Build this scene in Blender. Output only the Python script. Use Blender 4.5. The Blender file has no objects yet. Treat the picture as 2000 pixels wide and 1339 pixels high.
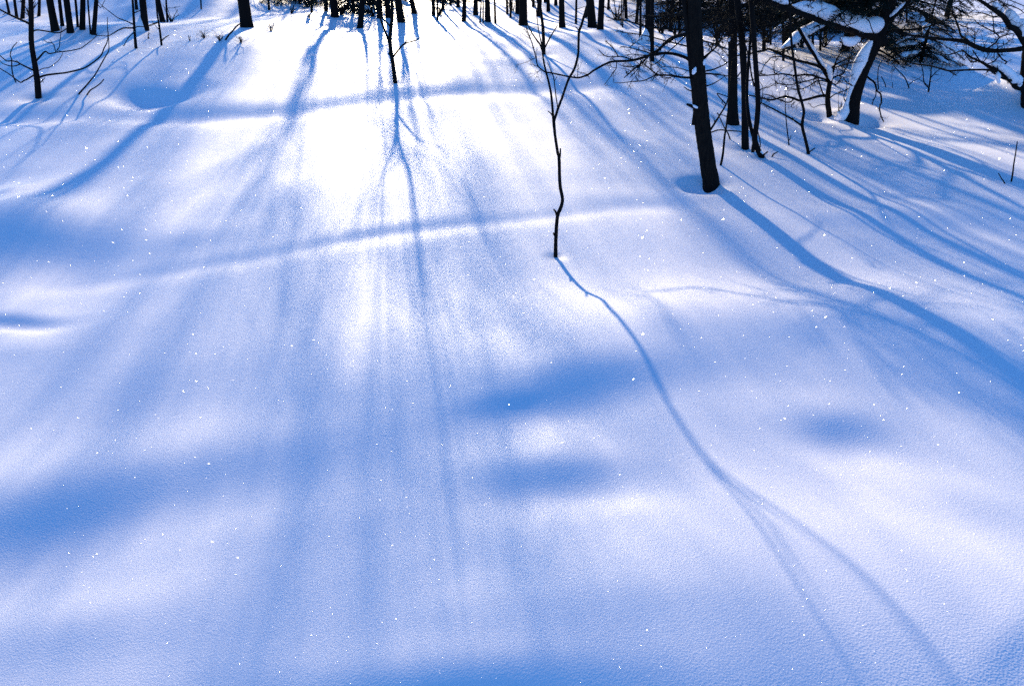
import bpy, math, random
import numpy as np
from mathutils import Vector, Matrix, Quaternion

scene = bpy.context.scene
col = scene.collection

# ------------------------------------------------------------------ camera, sky, sun, exposure
FPX, CAM_H = 1570.0, 1.6                      # focal length in pixels of the 2000 px wide photograph, eye height
PITCH = math.atan((669.5 + 100.0) / FPX)      # looking down over the clearing
cam_d = bpy.data.cameras.new("camera")
cam_d.sensor_width = 36.0
cam_d.lens = 36.0 * FPX / 2000.0
cam_d.clip_start, cam_d.clip_end = 0.05, 600.0
cam = bpy.data.objects.new("camera", cam_d)
cam.location = (0, 0, CAM_H)
cam.rotation_euler = (math.pi / 2 - PITCH, 0, 0)
col.objects.link(cam)
scene.camera = cam

SUN_EL, SUN_AZ = math.radians(12.5), math.radians(-8.5)   # low sun ahead, a little to the left
world = bpy.data.worlds.new("World")
scene.world = world
world.use_nodes = True
wn = world.node_tree.nodes
sky = wn.new("ShaderNodeTexSky")
sky.sky_type = 'NISHITA'
sky.sun_disc = False
sky.sun_elevation = SUN_EL
sky.sun_rotation = SUN_AZ
sky.air_density, sky.dust_density, sky.ozone_density = 1.0, 0.10, 8.0
world.node_tree.links.new(sky.outputs[0], wn["Background"].inputs[0])
wn["Background"].inputs[1].default_value = 0.125

SUN = Vector((math.sin(SUN_AZ) * math.cos(SUN_EL), math.cos(SUN_AZ) * math.cos(SUN_EL), math.sin(SUN_EL)))
sun_d = bpy.data.lights.new("sun", 'SUN')
sun_d.energy = 5.0
sun_d.angle = math.radians(0.95)
sun_d.color = (1.0, 0.85, 0.60)
sun = bpy.data.objects.new("sun", sun_d)
sun.rotation_euler = SUN.to_track_quat('Z', 'Y').to_euler()
sun.location = SUN * 80
col.objects.link(sun)

scene.view_settings.view_transform = 'Standard'
scene.view_settings.look = 'None'
scene.view_settings.exposure = 1.36
scene.view_settings.gamma = 1.0
scene.view_settings.use_curve_mapping = False
scene.cycles.use_denoising = False
scene.cycles.max_bounces = 6
scene.cycles.diffuse_bounces = 4
scene.cycles.caustics_reflective = False
scene.cycles.caustics_refractive = False

# ------------------------------------------------------------------ photograph geometry helpers
CP, SP = math.cos(PITCH), math.sin(PITCH)


def ray(px, py):
    u, v = (px - 1000.0) / FPX, (669.5 - py) / FPX
    return np.array([u, CP + v * SP, -SP + v * CP])


def zc_of(p):                                  # distance along the optical axis
    return p[1] * CP + (CAM_H - p[2]) * SP


def march(hf, px, py):
    d = ray(px, py)
    t = np.geomspace(0.6, 150, 4000)
    X = np.array([0, 0, CAM_H])[None] + t[:, None] * d[None]
    below = X[:, 2] < hf(X[:, 0], X[:, 1])
    if not below.any():
        k = len(t) - 1
    else:
        k = max(1, int(below.argmax()))
    lo, hi = t[k - 1], t[k]
    for _ in range(20):
        m = 0.5 * (lo + hi)
        X = np.array([0, 0, CAM_H]) + m * d
        if X[2] < float(hf(np.array([X[0]]), np.array([X[1]]))[0]):
            hi = m
        else:
            lo = m
    return np.array([0, 0, CAM_H]) + hi * d


def at_y(px, py, Y):                           # point of the line of sight at world distance Y
    d = ray(px, py)
    return np.array([0, 0, CAM_H]) + d * (Y / d[1])


def smooth(a, b, x):
    t = np.clip((x - a) / (b - a), 0, 1)
    return t * t * (3 - 2 * t)


# ------------------------------------------------------------------ the lie of the snow
rngw = np.random.RandomState(5)
WAVES = []
for wl, amp in ((14, .10), (9, .07), (5.5, .045), (3.2, .022), (1.9, .010), (1.1, .0050), (.6, .0022)):
    for _ in range(5):
        a = rngw.uniform(0, math.pi)
        WAVES.append((2 * math.pi / wl * math.cos(a), 2 * math.pi / wl * math.sin(a) * .8, rngw.uniform(0, 6.28), amp * .6))


def base_h(x, y):
    x = np.asarray(x, float); y = np.asarray(y, float)
    z = .26 * smooth(7.5, 13.5, y) + .05 * smooth(3.0, 1.2, y)
    z = z + .5 * smooth(26, 60, y) + 2.2 * smooth(55, 150, y)
    far = .35 + .65 * smooth(6, 16, y)
    for i, (kx, ky, ph, am) in enumerate(WAVES):
        if i < 15:
            z = z + am * np.sin(kx * x + ky * y + ph) * smooth(9, 22, y)
        else:
            z = z + am * np.sin(kx * x + ky * y + ph) * far
    return z


# heights along two long shadows pin the ground down (sun plane cut with the lines of sight)
def shadow_points(base, pts, az, lean):
    a = math.radians(az)
    s = np.array([-math.sin(a) * math.cos(SUN_EL), math.cos(a) * math.cos(SUN_EL), math.sin(SUN_EL)])
    B = march(lambda x, y: np.zeros_like(x), *base)
    n = np.cross(np.array([lean, 0, 1.0]), s)
    out = []
    O = np.array([0, 0, CAM_H])
    for q in pts:
        d = ray(*q)
        out.append(O + d * (n @ (B - O)) / (n @ d))
    return [B] + out


S1 = [(1110, 535), (1150, 580), (1180, 600), (1215, 635), (1245, 670), (1270, 720), (1300, 770), (1340, 825), (1380, 880),
      (1420, 920), (1460, 960), (1500, 1005), (1600, 1085), (1770, 1240)]
S2 = [(1420, 385), (1480, 425), (1540, 465), (1590, 495), (1640, 540), (1660, 545), (1720, 550), (1780, 580), (1850, 620),
      (1920, 650), (2000, 695)]
ctrl = np.array(shadow_points((1085, 500), S1, 8.5, 0) + shadow_points((1390, 360), S2, 8.5, -.06))
res = np.clip(ctrl[:, 2], -.12, .36) - base_h(ctrl[:, 0], ctrl[:, 1])
SG = .75


def kern(ax, ay, bx, by):
    return np.exp(-((ax[..., None] - bx) ** 2 + (ay[..., None] - by) ** 2) / (2 * SG * SG))


KW = np.linalg.solve(kern(ctrl[:, 0], ctrl[:, 1], ctrl[:, 0], ctrl[:, 1]) + .02 * np.eye(len(ctrl)), res)


def h0(x, y):
    x = np.asarray(x, float); y = np.asarray(y, float)
    z = base_h(x, y)
    sh = x.shape
    xf, yf = x.ravel(), y.ravel()
    near = (yf < 8) & (yf > -3) & (np.abs(xf) < 6)
    add = np.zeros_like(xf)
    if near.any():
        add[near] = kern(xf[near], yf[near], ctrl[:, 0], ctrl[:, 1]) @ KW
    return z + add.reshape(sh)


# slopes towards the camera (dark, s > 0) and towards the sun (bright, s < 0): centre, end of half axis, half height, slope
TILTS = [
    (1140, 745, 1370, 700, 52, .26), (1085, 930, 1290, 925, 42, .44), (1640, 842, 1760, 850, 40, .36),
    (980, 790, 1070, 775, 22, .14), (1080, 838, 1190, 830, 34, -.13), (1000, 655, 1150, 650, 42, -.13),
    (1180, 985, 1330, 985, 22, -.14), (1550, 640, 1720, 650, 40, .13), (1850, 720, 2010, 750, 45, .06),
    (1840, 925, 2000, 985, 26, -.12), (1900, 1000, 2050, 1040, 40, .12), (90, 1010, 420, 900, 80, .42), (560, 890, 820, 850, 60, .13),
    (200, 1160, 500, 1090, 50, -.08), (120, 1250, 420, 1230, 60, .09), (950, 1150, 1150, 1140, 60, -.10),
    (900, 1345, 1300, 1340, 62, .42), (1990, 1260, 2050, 1180, 90, .15), (1640, 990, 1820, 1040, 60, -.08),
    (1300, 1180, 1500, 1200, 60, .09), (60, 466, 230, 432, 62, .38), (60, 355, 160, 325, 18, -.14),
    (0, 392, 18, 392, 14, .30), (50, 622, 130, 630, 15, .22), (60, 668, 160, 670, 20, -.10),
    (400, 465, 520, 445, 22, .12), (150, 620, 330, 590, 40, -.08), (620, 390, 800, 370, 30, .06),
    (1240, 392, 1420, 398, 14, .10), (1215, 175, 1300, 168, 11, .12), (1180, 70, 1250, 70, 9, .20), (590, 38, 650, 38, 8, .2),
    (1640, 430, 1720, 450, 18, .18), (1850, 430, 1990, 430, 24, .15), (1650, 512, 1690, 530, 14, .12), (1660, 556, 1740, 560, 14, -.16),
    (140, 62, 230, 62, 7, .22), (30, 60, 120, 75, 14, .16), (640, 780, 860, 760, 50, .07), (300, 760, 520, 720, 60, .06), (1780, 205, 1990, 260, 18, .16), (1800, 300, 2000, 340, 18, .12), (700, 300, 860, 290, 30, .04),
    (1300, 640, 1420, 650, 40, .08), (1480, 760, 1600, 740, 50, -.07), (800, 1020, 980, 1000, 40, .06), (480, 1010, 650, 980, 45, -.06),
]
TL = []
for cx, cy, ex, ey, hh, s in TILTS:
    c, e = march(h0, cx, cy), march(h0, ex, ey)
    a = e[:2] - c[:2]
    su = float(np.hypot(*a)); a = a / su
    n = np.array([-a[1], a[0]]); n = n if n[1] > 0 else -n
    up, dn = march(h0, cx, cy - hh), march(h0, cx, cy + hh)
    sv = abs(float((up[:2] - dn[:2]) @ n)) * .5
    TL.append((c[0], c[1], a[0], a[1], n[0], n[1], su * .62, sv * .85, s * .68))

# folds in the snow crossing the slope: trough just beyond, lit crest just before the line
CREASES = [
    ([(-60, 246), (0, 243), (150, 240), (300, 243), (450, 240), (560, 232), (650, 220), (740, 208), (850, 198), (980, 190), (1100, 186), (1190, 180), (1290, 170), (1380, 165)],
     [.068, .068, .072, .078, .088, .085, .08, .072, .07, .064, .066, .066, .04, .0], .42),
    ([(-40, 560), (100, 556), (200, 550), (300, 543), (400, 530), (480, 520), (560, 505), (640, 490), (720, 474), (800, 464), (900, 452), (1000, 442), (1100, 430), (1200, 418), (1300, 412), (1400, 408)],
     [.0, .008, .013, .014, .021, .022, .018, .022, .030, .027, .021, .015, .016, .010, .008, .0], .15),
    ([(120, 186), (165, 190), (200, 201), (240, 208), (290, 208), (330, 203), (370, 194), (420, 186)], [.0, .03, .11, .165, .155, .09, .03, 0], .50),
    ([(-40, 640), (0, 640), (40, 643), (80, 647), (130, 645), (190, 640)], [.03, .03, .028, .022, .01, 0], .10),
]
CR = []
for pts, am, w in CREASES:
    g = np.array([march(h0, *p)[:2] for p in pts])
    o = np.argsort(g[:, 0])
    CR.append((g[o, 0], g[o, 1], np.array(am)[o], w))

MOUNDS = []                                     # x, y, radius, height: wells melted round stems, drifts against trunks


def add_mound(px, py, rad, hgt, dx=0, dy=0):
    p = march(h0, px, py)
    MOUNDS.append((p[0] + dx, p[1] + dy, rad, hgt))


add_mound(1384, 362, .15, -.12, -.04, .03)
add_mound(1086, 501, .05, -.016)
add_mound(75, 191, .20, -.045)
add_mound(1063, 106, .16, -.03)
add_mound(771, 162, .12, -.025)
add_mound(1618, 228, .20, -.10, -.05, .03)
add_mound(1672, 236, .22, -.09, .12, .02)
add_mound(1640, 226, .22, .10, .02, -.02)
add_mound(2022, 205, .42, .38, .05, .0)
add_mound(1955, 188, .26, .13, .0, -.05)
add_mound(1456, 290, .10, -.03)
add_mound(1487, 307, .09, -.03)


def height(x, y):
    x = np.asarray(x, float); y = np.asarray(y, float)
    z = h0(x, y)
    for cx, cy, ax, ay, nx, ny, su, sv, s in TL:
        u = (x - cx) * ax + (y - cy) * ay
        v = (x - cx) * nx + (y - cy) * ny
        z = z + s * v * np.exp(-.5 * (u / su) ** 2 - .5 * (v / sv) ** 2)
    for gx, gy, am, w in CR:
        yc = np.interp(x, gx, gy)
        A = np.interp(x, gx, am)
        d = (y - yc) / w
        z = z + A * (-.85 * np.exp(-((d - .95) / .95) ** 2) + .15 * np.exp(-((d + .8) / 1.5) ** 2))
    for cx, cy, rad, hg in MOUNDS:
        z = z + hg * np.exp(-((x - cx) ** 2 + (y - cy) ** 2) / (rad * rad))
    return z


def gz(x, y):
    return float(height(np.array([x]), np.array([y]))[0])


def ground(px, py):
    return march(height, px, py)


# ------------------------------------------------------------------ materials
def new_mat(name):
    m = bpy.data.materials.new(name)
    m.use_nodes = True
    return m, m.node_tree.nodes, m.node_tree.links, m.node_tree.nodes["Principled BSDF"]


def noise_node(n, l, scale, detail=3, rough=.55, co=None):
    t = n.new("ShaderNodeTexNoise")
    t.inputs["Scale"].default_value = scale
    t.inputs["Detail"].default_value = detail
    t.inputs["Roughness"].default_value = rough
    if co:
        l.new(co, t.inputs["Vector"])
    return t


def snow_material(name, grain=1.0):
    m, n, l, b = new_mat(name)
    co = n.new("ShaderNodeTexCoord").outputs["Object"]
    b.inputs["Base Color"].default_value = (.90, .865, .90, 1)
    b.inputs["Roughness"].default_value = .52
    b.inputs["IOR"].default_value = 1.40
    b.inputs["Specular IOR Level"].default_value = .12
    mp = n.new("ShaderNodeMapping")
    mp.inputs["Rotation"].default_value = (.31, .22, .57)
    l.new(co, mp.inputs[0])
    fine = n.new("ShaderNodeTexVoronoi")
    fine.feature = 'SMOOTH_F1'
    fine.inputs["Scale"].default_value = 210
    fine.inputs["Smoothness"].default_value = .6
    l.new(mp.outputs[0], fine.inputs["Vector"])
    mid = noise_node(n, l, 95, 4, .8, mp.outputs[0])
    soft = noise_node(n, l, 9, 3, .5, co)
    prev = None
    for t, dist, st in ((soft, .010, .13), (mid, .0020, .15 * grain), (fine, .0022, .30 * grain)):
        bp = n.new("ShaderNodeBump")
        bp.inputs["Strength"].default_value = st
        bp.inputs["Distance"].default_value = dist
        l.new(t.outputs["Distance" if t is fine else "Fac"], bp.inputs["Height"])
        if prev:
            l.new(prev.outputs[0], bp.inputs["Normal"])
        prev = bp
    l.new(prev.outputs[0], b.inputs["Normal"])
    return m


def bark_material(name, dark, light, scale):
    m, n, l, b = new_mat(name)
    co = n.new("ShaderNodeTexCoord").outputs["Object"]
    mp = n.new("ShaderNodeMapping")
    mp.inputs["Scale"].default_value = (1, 1, .22)
    l.new(co, mp.inputs[0])
    t = noise_node(n, l, scale, 5, .65, mp.outputs[0])
    r = n.new("ShaderNodeValToRGB")
    r.color_ramp.elements[0].position, r.color_ramp.elements[1].position = .35, .72
    r.color_ramp.elements[0].color = (*dark, 1)
    r.color_ramp.elements[1].color = (*light, 1)
    l.new(t.outputs["Fac"], r.inputs[0])
    l.new(r.outputs[0], b.inputs["Base Color"])
    b.inputs["Roughness"].default_value = .95
    b.inputs["Specular IOR Level"].default_value = .08
    bp = n.new("ShaderNodeBump")
    bp.inputs["Strength"].default_value = .8
    bp.inputs["Distance"].default_value = .008
    l.new(t.outputs["Fac"], bp.inputs["Height"])
    l.new(bp.outputs[0], b.inputs["Normal"])
    return m


M_SNOW = snow_material("powder_snow")
M_CAP = snow_material("settled_snow", .4)
M_BARK = bark_material("dark_bark", (.006, .005, .005), (.014, .011, .010), 60)
M_NEAR = bark_material("furrowed_bark", (.006, .005, .005), (.018, .014, .011), 70)
M_TWIG = bark_material("twig_bark", (.006, .005, .004), (.014, .011, .009), 90)
M_FAR = bark_material("forest_bark", (.006, .005, .005), (.011, .009, .008), 22)
m, n, l, b = new_mat("spruce_needles")
b.inputs["Base Color"].default_value = (.012, .020, .012, 1)
b.inputs["Roughness"].default_value = .75
b.inputs["Specular IOR Level"].default_value = .15
M_NEEDLE = m
m, n, l, b = new_mat("ice_crystal")
n.remove(b)
tr = n.new("ShaderNodeBsdfTransparent")
gl = n.new("ShaderNodeBsdfGlossy")
gl.inputs["Roughness"].default_value = .13
mx = n.new("ShaderNodeMixShader")
mx.inputs[0].default_value = .10
l.new(tr.outputs[0], mx.inputs[1])
l.new(gl.outputs[0], mx.inputs[2])
l.new(mx.outputs[0], n["Material Output"].inputs[0])
M_ICE = m


# ------------------------------------------------------------------ mesh helpers
class MB:
    def __init__(self):
        self.v, self.f, self.mi = [], [], []

    def tube(self, pts, rad, sides=6, rng=None, rough=0., cap=True, mat=0):
        pts = [Vector(p) for p in pts]
        n = len(pts)
        base = len(self.v)
        t0 = (pts[1] - pts[0]).normalized()
        ref = Vector((0, 0, 1)) if abs(t0.z) < .9 else Vector((1, 0, 0))
        u = t0.cross(ref).normalized()
        for i, p in enumerate(pts):
            t = (pts[min(i + 1, n - 1)] - pts[max(i - 1, 0)])
            t = t.normalized() if t.length > 1e-9 else t0
            u = (u - t * u.dot(t))
            u = u.normalized() if u.length > 1e-6 else t.orthogonal().normalized()
            w = t.cross(u)
            for k in range(sides):
                a = 2 * math.pi * k / sides
                r = rad[i] * (1 + (rng.uniform(-rough, rough) if rng and rough else 0))
                self.v.append(p + (u * math.cos(a) + w * math.sin(a)) * r)
        for i in range(n - 1):
            for k in range(sides):
                a, b_ = base + i * sides + k, base + i * sides + (k + 1) % sides
                self.f.append((a, b_, b_ + sides, a + sides)); self.mi.append(mat)
        if cap:
            self.f.append(tuple(base + k for k in range(sides))[::-1]); self.mi.append(mat)
            self.f.append(tuple(base + (n - 1) * sides + k for k in range(sides))); self.mi.append(mat)

    def face(self, vs, mat=0):
        b_ = len(self.v)
        self.v += [Vector(q) for q in vs]
        self.f.append(tuple(range(b_, b_ + len(vs)))); self.mi.append(mat)

    def mesh(self, name, mats, off=Vector((0, 0, 0)), smooth_=True):
        me = bpy.data.meshes.new(name)
        me.from_pydata([tuple(q - off) for q in self.v], [], self.f)
        for mt in mats:
            me.materials.append(mt)
        if len(mats) > 1:
            me.polygons.foreach_set("material_index", self.mi)
        if smooth_:
            me.polygons.foreach_set("use_smooth", [True] * len(me.polygons))
        me.update()
        return me


def link(name, me, parent=None, loc=None):
    o = bpy.data.objects.new(name, me)
    col.objects.link(o)
    if parent:
        o.parent = parent
    if loc is not None:
        o.location = loc
    return o


def thing(name, label, cat, loc, group=None):
    o = bpy.data.objects.new(name, None)
    o.empty_display_size = .2
    col.objects.link(o)
    o.location = loc
    o["label"], o["category"] = label, cat
    if group:
        o["group"] = group
    return o


def catmull(P, R, n=4):
    P = [np.array(p, float) for p in P]
    if len(P) < 3:
        out, ro = [], []
        for k in range(n + 1):
            t = k / n
            out.append(P[0] * (1 - t) + P[-1] * t); ro.append(R[0] * (1 - t) + R[-1] * t)
        return out, ro
    E = [2 * P[0] - P[1]] + P + [2 * P[-1] - P[-2]]
    out, ro = [], []
    for i in range(len(P) - 1):
        p0, p1, p2, p3 = E[i:i + 4]
        for k in range(n):
            t = k / n
            out.append(.5 * (2 * p1 + (p2 - p0) * t + (2 * p0 - 5 * p1 + 4 * p2 - p3) * t * t + (3 * p1 - p0 - 3 * p2 + p3) * t ** 3))
            ro.append(R[i] * (1 - t) + R[i + 1] * t)
    out.append(P[-1]); ro.append(R[-1])
    return out, ro


def path3(pts, Y, w0, w1, dy0=0., dy1=0., wob=0., rng=None):
    """points seen along a stem -> points in space; the stem runs from depth Y+dy0 to Y+dy1"""
    n = len(pts)
    P, R = [], []
    for i, q in enumerate(pts):
        t = i / max(1, n - 1)
        y = Y + dy0 + (dy1 - dy0) * t + (rng.uniform(-wob, wob) if rng and 0 < i else 0)
        p = at_y(q[0], q[1], y)
        w = q[2] if len(q) > 2 else w0 + (w1 - w0) * t
        P.append(p); R.append(max(.5 * w * zc_of(p) / FPX, .0006))
    return P, R


def twiglets(mb, P, R, rng, n, ln, spread=1.0, spurs=True, down=0.0, start=.15, sub=0):
    """side twigs along a branch, each kinked, with short spurs"""
    m = len(P)
    for _ in range(n):
        t = rng.uniform(start, .98) * (m - 1)
        i = min(int(t), m - 2)
        fr = t - i
        p = Vector(P[i]) * (1 - fr) + Vector(P[i + 1]) * fr
        r = R[i] * (1 - fr) + R[i + 1] * fr
        d = (Vector(P[i + 1]) - Vector(P[i]))
        d = d.normalized() if d.length > 1e-9 else Vector((0, 0, 1))
        s = Vector((rng.gauss(0, 1), rng.gauss(0, 1), rng.gauss(0, 1) - down))
        s = (s - d * s.dot(d)).normalized()
        v = (d * rng.uniform(.25, .9) + s * spread).normalized()
        L = ln * rng.uniform(.35, 1.25)
        q, pts, rad = p.copy(), [p.copy()], [min(r * .7, .0042)]
        k = rng.randint(3, 5)
        rr = min(r * .6, .0026)
        for j in range(k):
            v = (v + Vector((rng.gauss(0, .28), rng.gauss(0, .28), rng.gauss(0, .28) + .03))).normalized()
            q = q + v * (L / k)
            pts.append(q.copy()); rad.append(max(rr * (1 - .6 * (j + 1) / k), .0010))
        mb.tube(pts, rad, 4)
        if spurs:
            for j in range(1, len(pts)):
                if rng.random() < .6:
                    s2 = Vector((rng.gauss(0, 1), rng.gauss(0, 1), rng.gauss(0, 1) + .2)).normalized()
                    e = pts[j] + s2 * rng.uniform(.012, .04)
                    mb.tube([pts[j], e], [rad[j], .0016], 3)
        if sub:
            twiglets(mb, pts, rad, rng, sub, L * .5, spread, spurs, down, .2, 0)


def snow_tube(P, R, sides=10, rng=None, flat=.8, lump=.18):
    """a rounded ridge of snow along a path"""
    mb = MB()
    n = len(P)
    rr = []
    for i in range(n):
        t = i / (n - 1)
        e = min(1, math.sin(math.pi * min(max(t, .02), .98)) * 3) ** .6
        rr.append(R[i] * e * (1 + (rng.uniform(-lump, lump) if rng else 0)))
    mb.tube(P, rr, sides)
    return mb


class Plant:
    """one tree or sapling: an Empty at its foot, with trunk, branches and snow as children"""

    def __init__(self, name, label, cat, px, py, group=None, seed=1, sink=.10):
        self.g = ground(px, py)
        self.Y = self.g[1]
        self.root = thing(name, label, cat, tuple(self.g), group)
        self.off = Vector(self.g)
        self.rng = random.Random(seed)
        self.sink = sink

    def trunk(self, pts, w0, w1, height=None, lean=(0, 0), dy=0., sides=14, name="trunk", mat=None, rough=.03, n=5, twn=0, twl=.2, top=None):
        P, R = path3(pts, self.Y, w0, w1, 0, dy)
        foot = np.array(P[0]) - np.array([0, 0, self.sink])
        P = [foot] + P
        R = [R[0] * 1.06] + R
        P, R = catmull(P, R, n)
        if height:
            z0, r0 = P[-1][2] - self.g[2], R[-1]
            d = (P[-1] - P[-3]); d = d / max(d[2], 1e-3)
            q = np.array(P[-1])
            steps = 10
            dz = (height - z0) / steps
            for k in range(steps):
                d[0] = d[0] * .85 + lean[0] * .15 + self.rng.uniform(-.03, .03)
                d[1] = d[1] * .85 + lean[1] * .15 + self.rng.uniform(-.03, .03)
                q = q + np.array([d[0], d[1], 1]) * dz
                P.append(q.copy()); R.append(r0 * (1 - .86 * (k + 1) / steps))
        mb = MB()
        mb.tube(P, R, sides, self.rng, rough)
        if twn:
            twiglets(mb, P, R, self.rng, twn, twl)
        o = link(name, mb.mesh(name, [mat or M_BARK], self.off), self.root)
        return o, P, R

    def branch(self, pts, w0, w1, dy0=0., dy1=0., tw=0, tl=.12, parent=None, down=0., sides=7, subs=(), name="branch", sub=0, n=4, spurs=True, wob=0.):
        P, R = path3(pts, self.Y, w0, w1, dy0, dy1, wob, self.rng)
        P, R = catmull(P, R, n)
        mb = MB()
        mb.tube(P, R, sides, self.rng, .05)
        if tw:
            twiglets(mb, P, R, self.rng, tw, tl, down=down, sub=sub, spurs=spurs)
        for sp in subs:
            yy = sp[3] if len(sp) > 3 else .5 * (dy0 + dy1)
            y2 = sp[4] if len(sp) > 4 else yy + self.rng.uniform(-.12, .12)
            Q, S = path3(sp[0], self.Y, sp[1], sp[2], yy, y2)
            Q, S = catmull(Q, S, 3)
            mb.tube(Q, S, 5, self.rng, .05)
            if tw:
                twiglets(mb, Q, S, self.rng, max(2, tw // 4), tl * .7, spurs=spurs)
        o = link(name, mb.mesh(name, [M_TWIG if w0 < 5 else M_BARK], self.off), parent or self.root)
        return o, P, R

    def snow(self, pts, dy0=0., dy1=0., parent=None, sides=12, lump=.10, n=5, squash=1.0):
        P, R = path3(pts, self.Y, 5, 5, dy0, dy1)
        P, R = catmull(P, R, n)
        mb = snow_tube(P, R, sides, self.rng, lump=lump)
        o = link("snow_cap", mb.mesh("snow_cap", [M_CAP], self.off), parent or self.root)
        return o


# ------------------------------------------------------------------ ground
def build_ground():
    fa = np.radians(np.linspace(-47, 47, 760))
    side = np.radians(np.linspace(47, 313, 60))[1:-1]
    ang = np.concatenate([fa, side])
    r = np.concatenate([[.02], np.geomspace(.35, 170, 640)])
    A, Rr = np.meshgrid(ang, r)
    X, Y = Rr * np.sin(A), Rr * np.cos(A)
    Z = height(X, Y)
    na, nr = len(ang), len(r)
    co = np.stack([X.ravel(), Y.ravel(), Z.ravel()], 1)
    i = np.arange(nr - 1)[:, None]; j = np.arange(na)[None]
    j2 = (j + 1) % na
    q = np.stack(np.broadcast_arrays(i * na + j, (i + 1) * na + j, (i + 1) * na + j2, i * na + j2), -1).reshape(-1, 4)[:, ::-1]
    me = bpy.data.meshes.new("snow_ground")
    me.vertices.add(len(co)); me.vertices.foreach_set("co", co.ravel())
    me.loops.add(q.size); me.loops.foreach_set("vertex_index", q.ravel().astype(np.int32))
    me.polygons.add(len(q))
    me.polygons.foreach_set("loop_start", (np.arange(len(q)) * 4).astype(np.int32))
    me.polygons.foreach_set("use_smooth", np.ones(len(q), bool))
    me.update(calc_edges=True)
    me.validate()
    me.materials.append(M_SNOW)
    o = link("snow_ground", me)
    o["kind"] = "structure"


build_ground()


# ------------------------------------------------------------------ forest trunks at the back
CROWNS = []


def make_crown(seed, tufts):
    """bare limbs of a 10 m tree, relative to its foot, trunk radius .11 m"""
    rng = random.Random(seed)
    mb = MB()
    few = tufts < 8                                        # the thin crowned kind
    for k in range(6 if few else 13):
        z = (4.6 if few else 3.2) + (4.8 if few else 6.0) * (k + rng.random()) / (6 if few else 13)
        a = k * 2.4 + rng.uniform(-.4, .4)
        L = (2.2 - .17 * (z - 3.0)) * rng.uniform(.7, 1.2)
        v = Vector((math.cos(a), math.sin(a), rng.uniform(.35, .9))).normalized()
        q = Vector((0, 0, z)); P = [q.copy()]; R = [.035 * (1 - (z - 3) / 9)]
        for j in range(5):
            v = (v + Vector((rng.gauss(0, .15), rng.gauss(0, .15), .08))).normalized()
            q = q + v * L / 5
            P.append(q.copy()); R.append(R[0] * (1 - .8 * (j + 1) / 5))
        mb.tube(P, R, 5)
        for j in range(1, 6):
            for _ in range(2):
                w = (v + Vector((rng.gauss(0, .8), rng.gauss(0, .8), rng.gauss(.2, .5)))).normalized()
                q2 = P[j].copy(); Q = [q2.copy()]
                for _k in range(3):
                    w = (w + Vector((rng.gauss(0, .25), rng.gauss(0, .25), rng.gauss(0, .25)))).normalized()
                    q2 = q2 + w * L * .13
                    Q.append(q2.copy())
                mb.tube(Q, [.010, .008, .006, .004], 3)
    for k in range(tufts):
        z = 2.3 + 5.6 * rng.random() ** 1.15 if seed >= 55 else 2.9 + 7.2 * rng.random() ** .7
        a = rng.uniform(0, 6.28)
        rad = (2.1 - .19 * (z - 2.9)) * rng.uniform(.25, 1.0)
        c = Vector((math.cos(a) * rad, math.sin(a) * rad, z + .15 * rad))
        for _ in range(15):
            q = c + Vector((rng.gauss(0, .6), rng.gauss(0, .6), rng.gauss(0, .5)))
            v = Vector((rng.gauss(0, 1), rng.gauss(0, 1), rng.gauss(0, .7))).normalized()
            w = v.orthogonal().normalized() * .028
            mb.face([q - w, q + w, q + v * .17], 1)
    return mb.mesh("crown", [M_FAR, M_NEEDLE])


for s_ in range(4):
    CROWNS.append(make_crown(40 + s_, 8))
for s_ in range(2):
    CROWNS.append(make_crown(50 + s_, 5))
for s_ in range(2):
    CROWNS.append(make_crown(55 + s_, 12))


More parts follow.
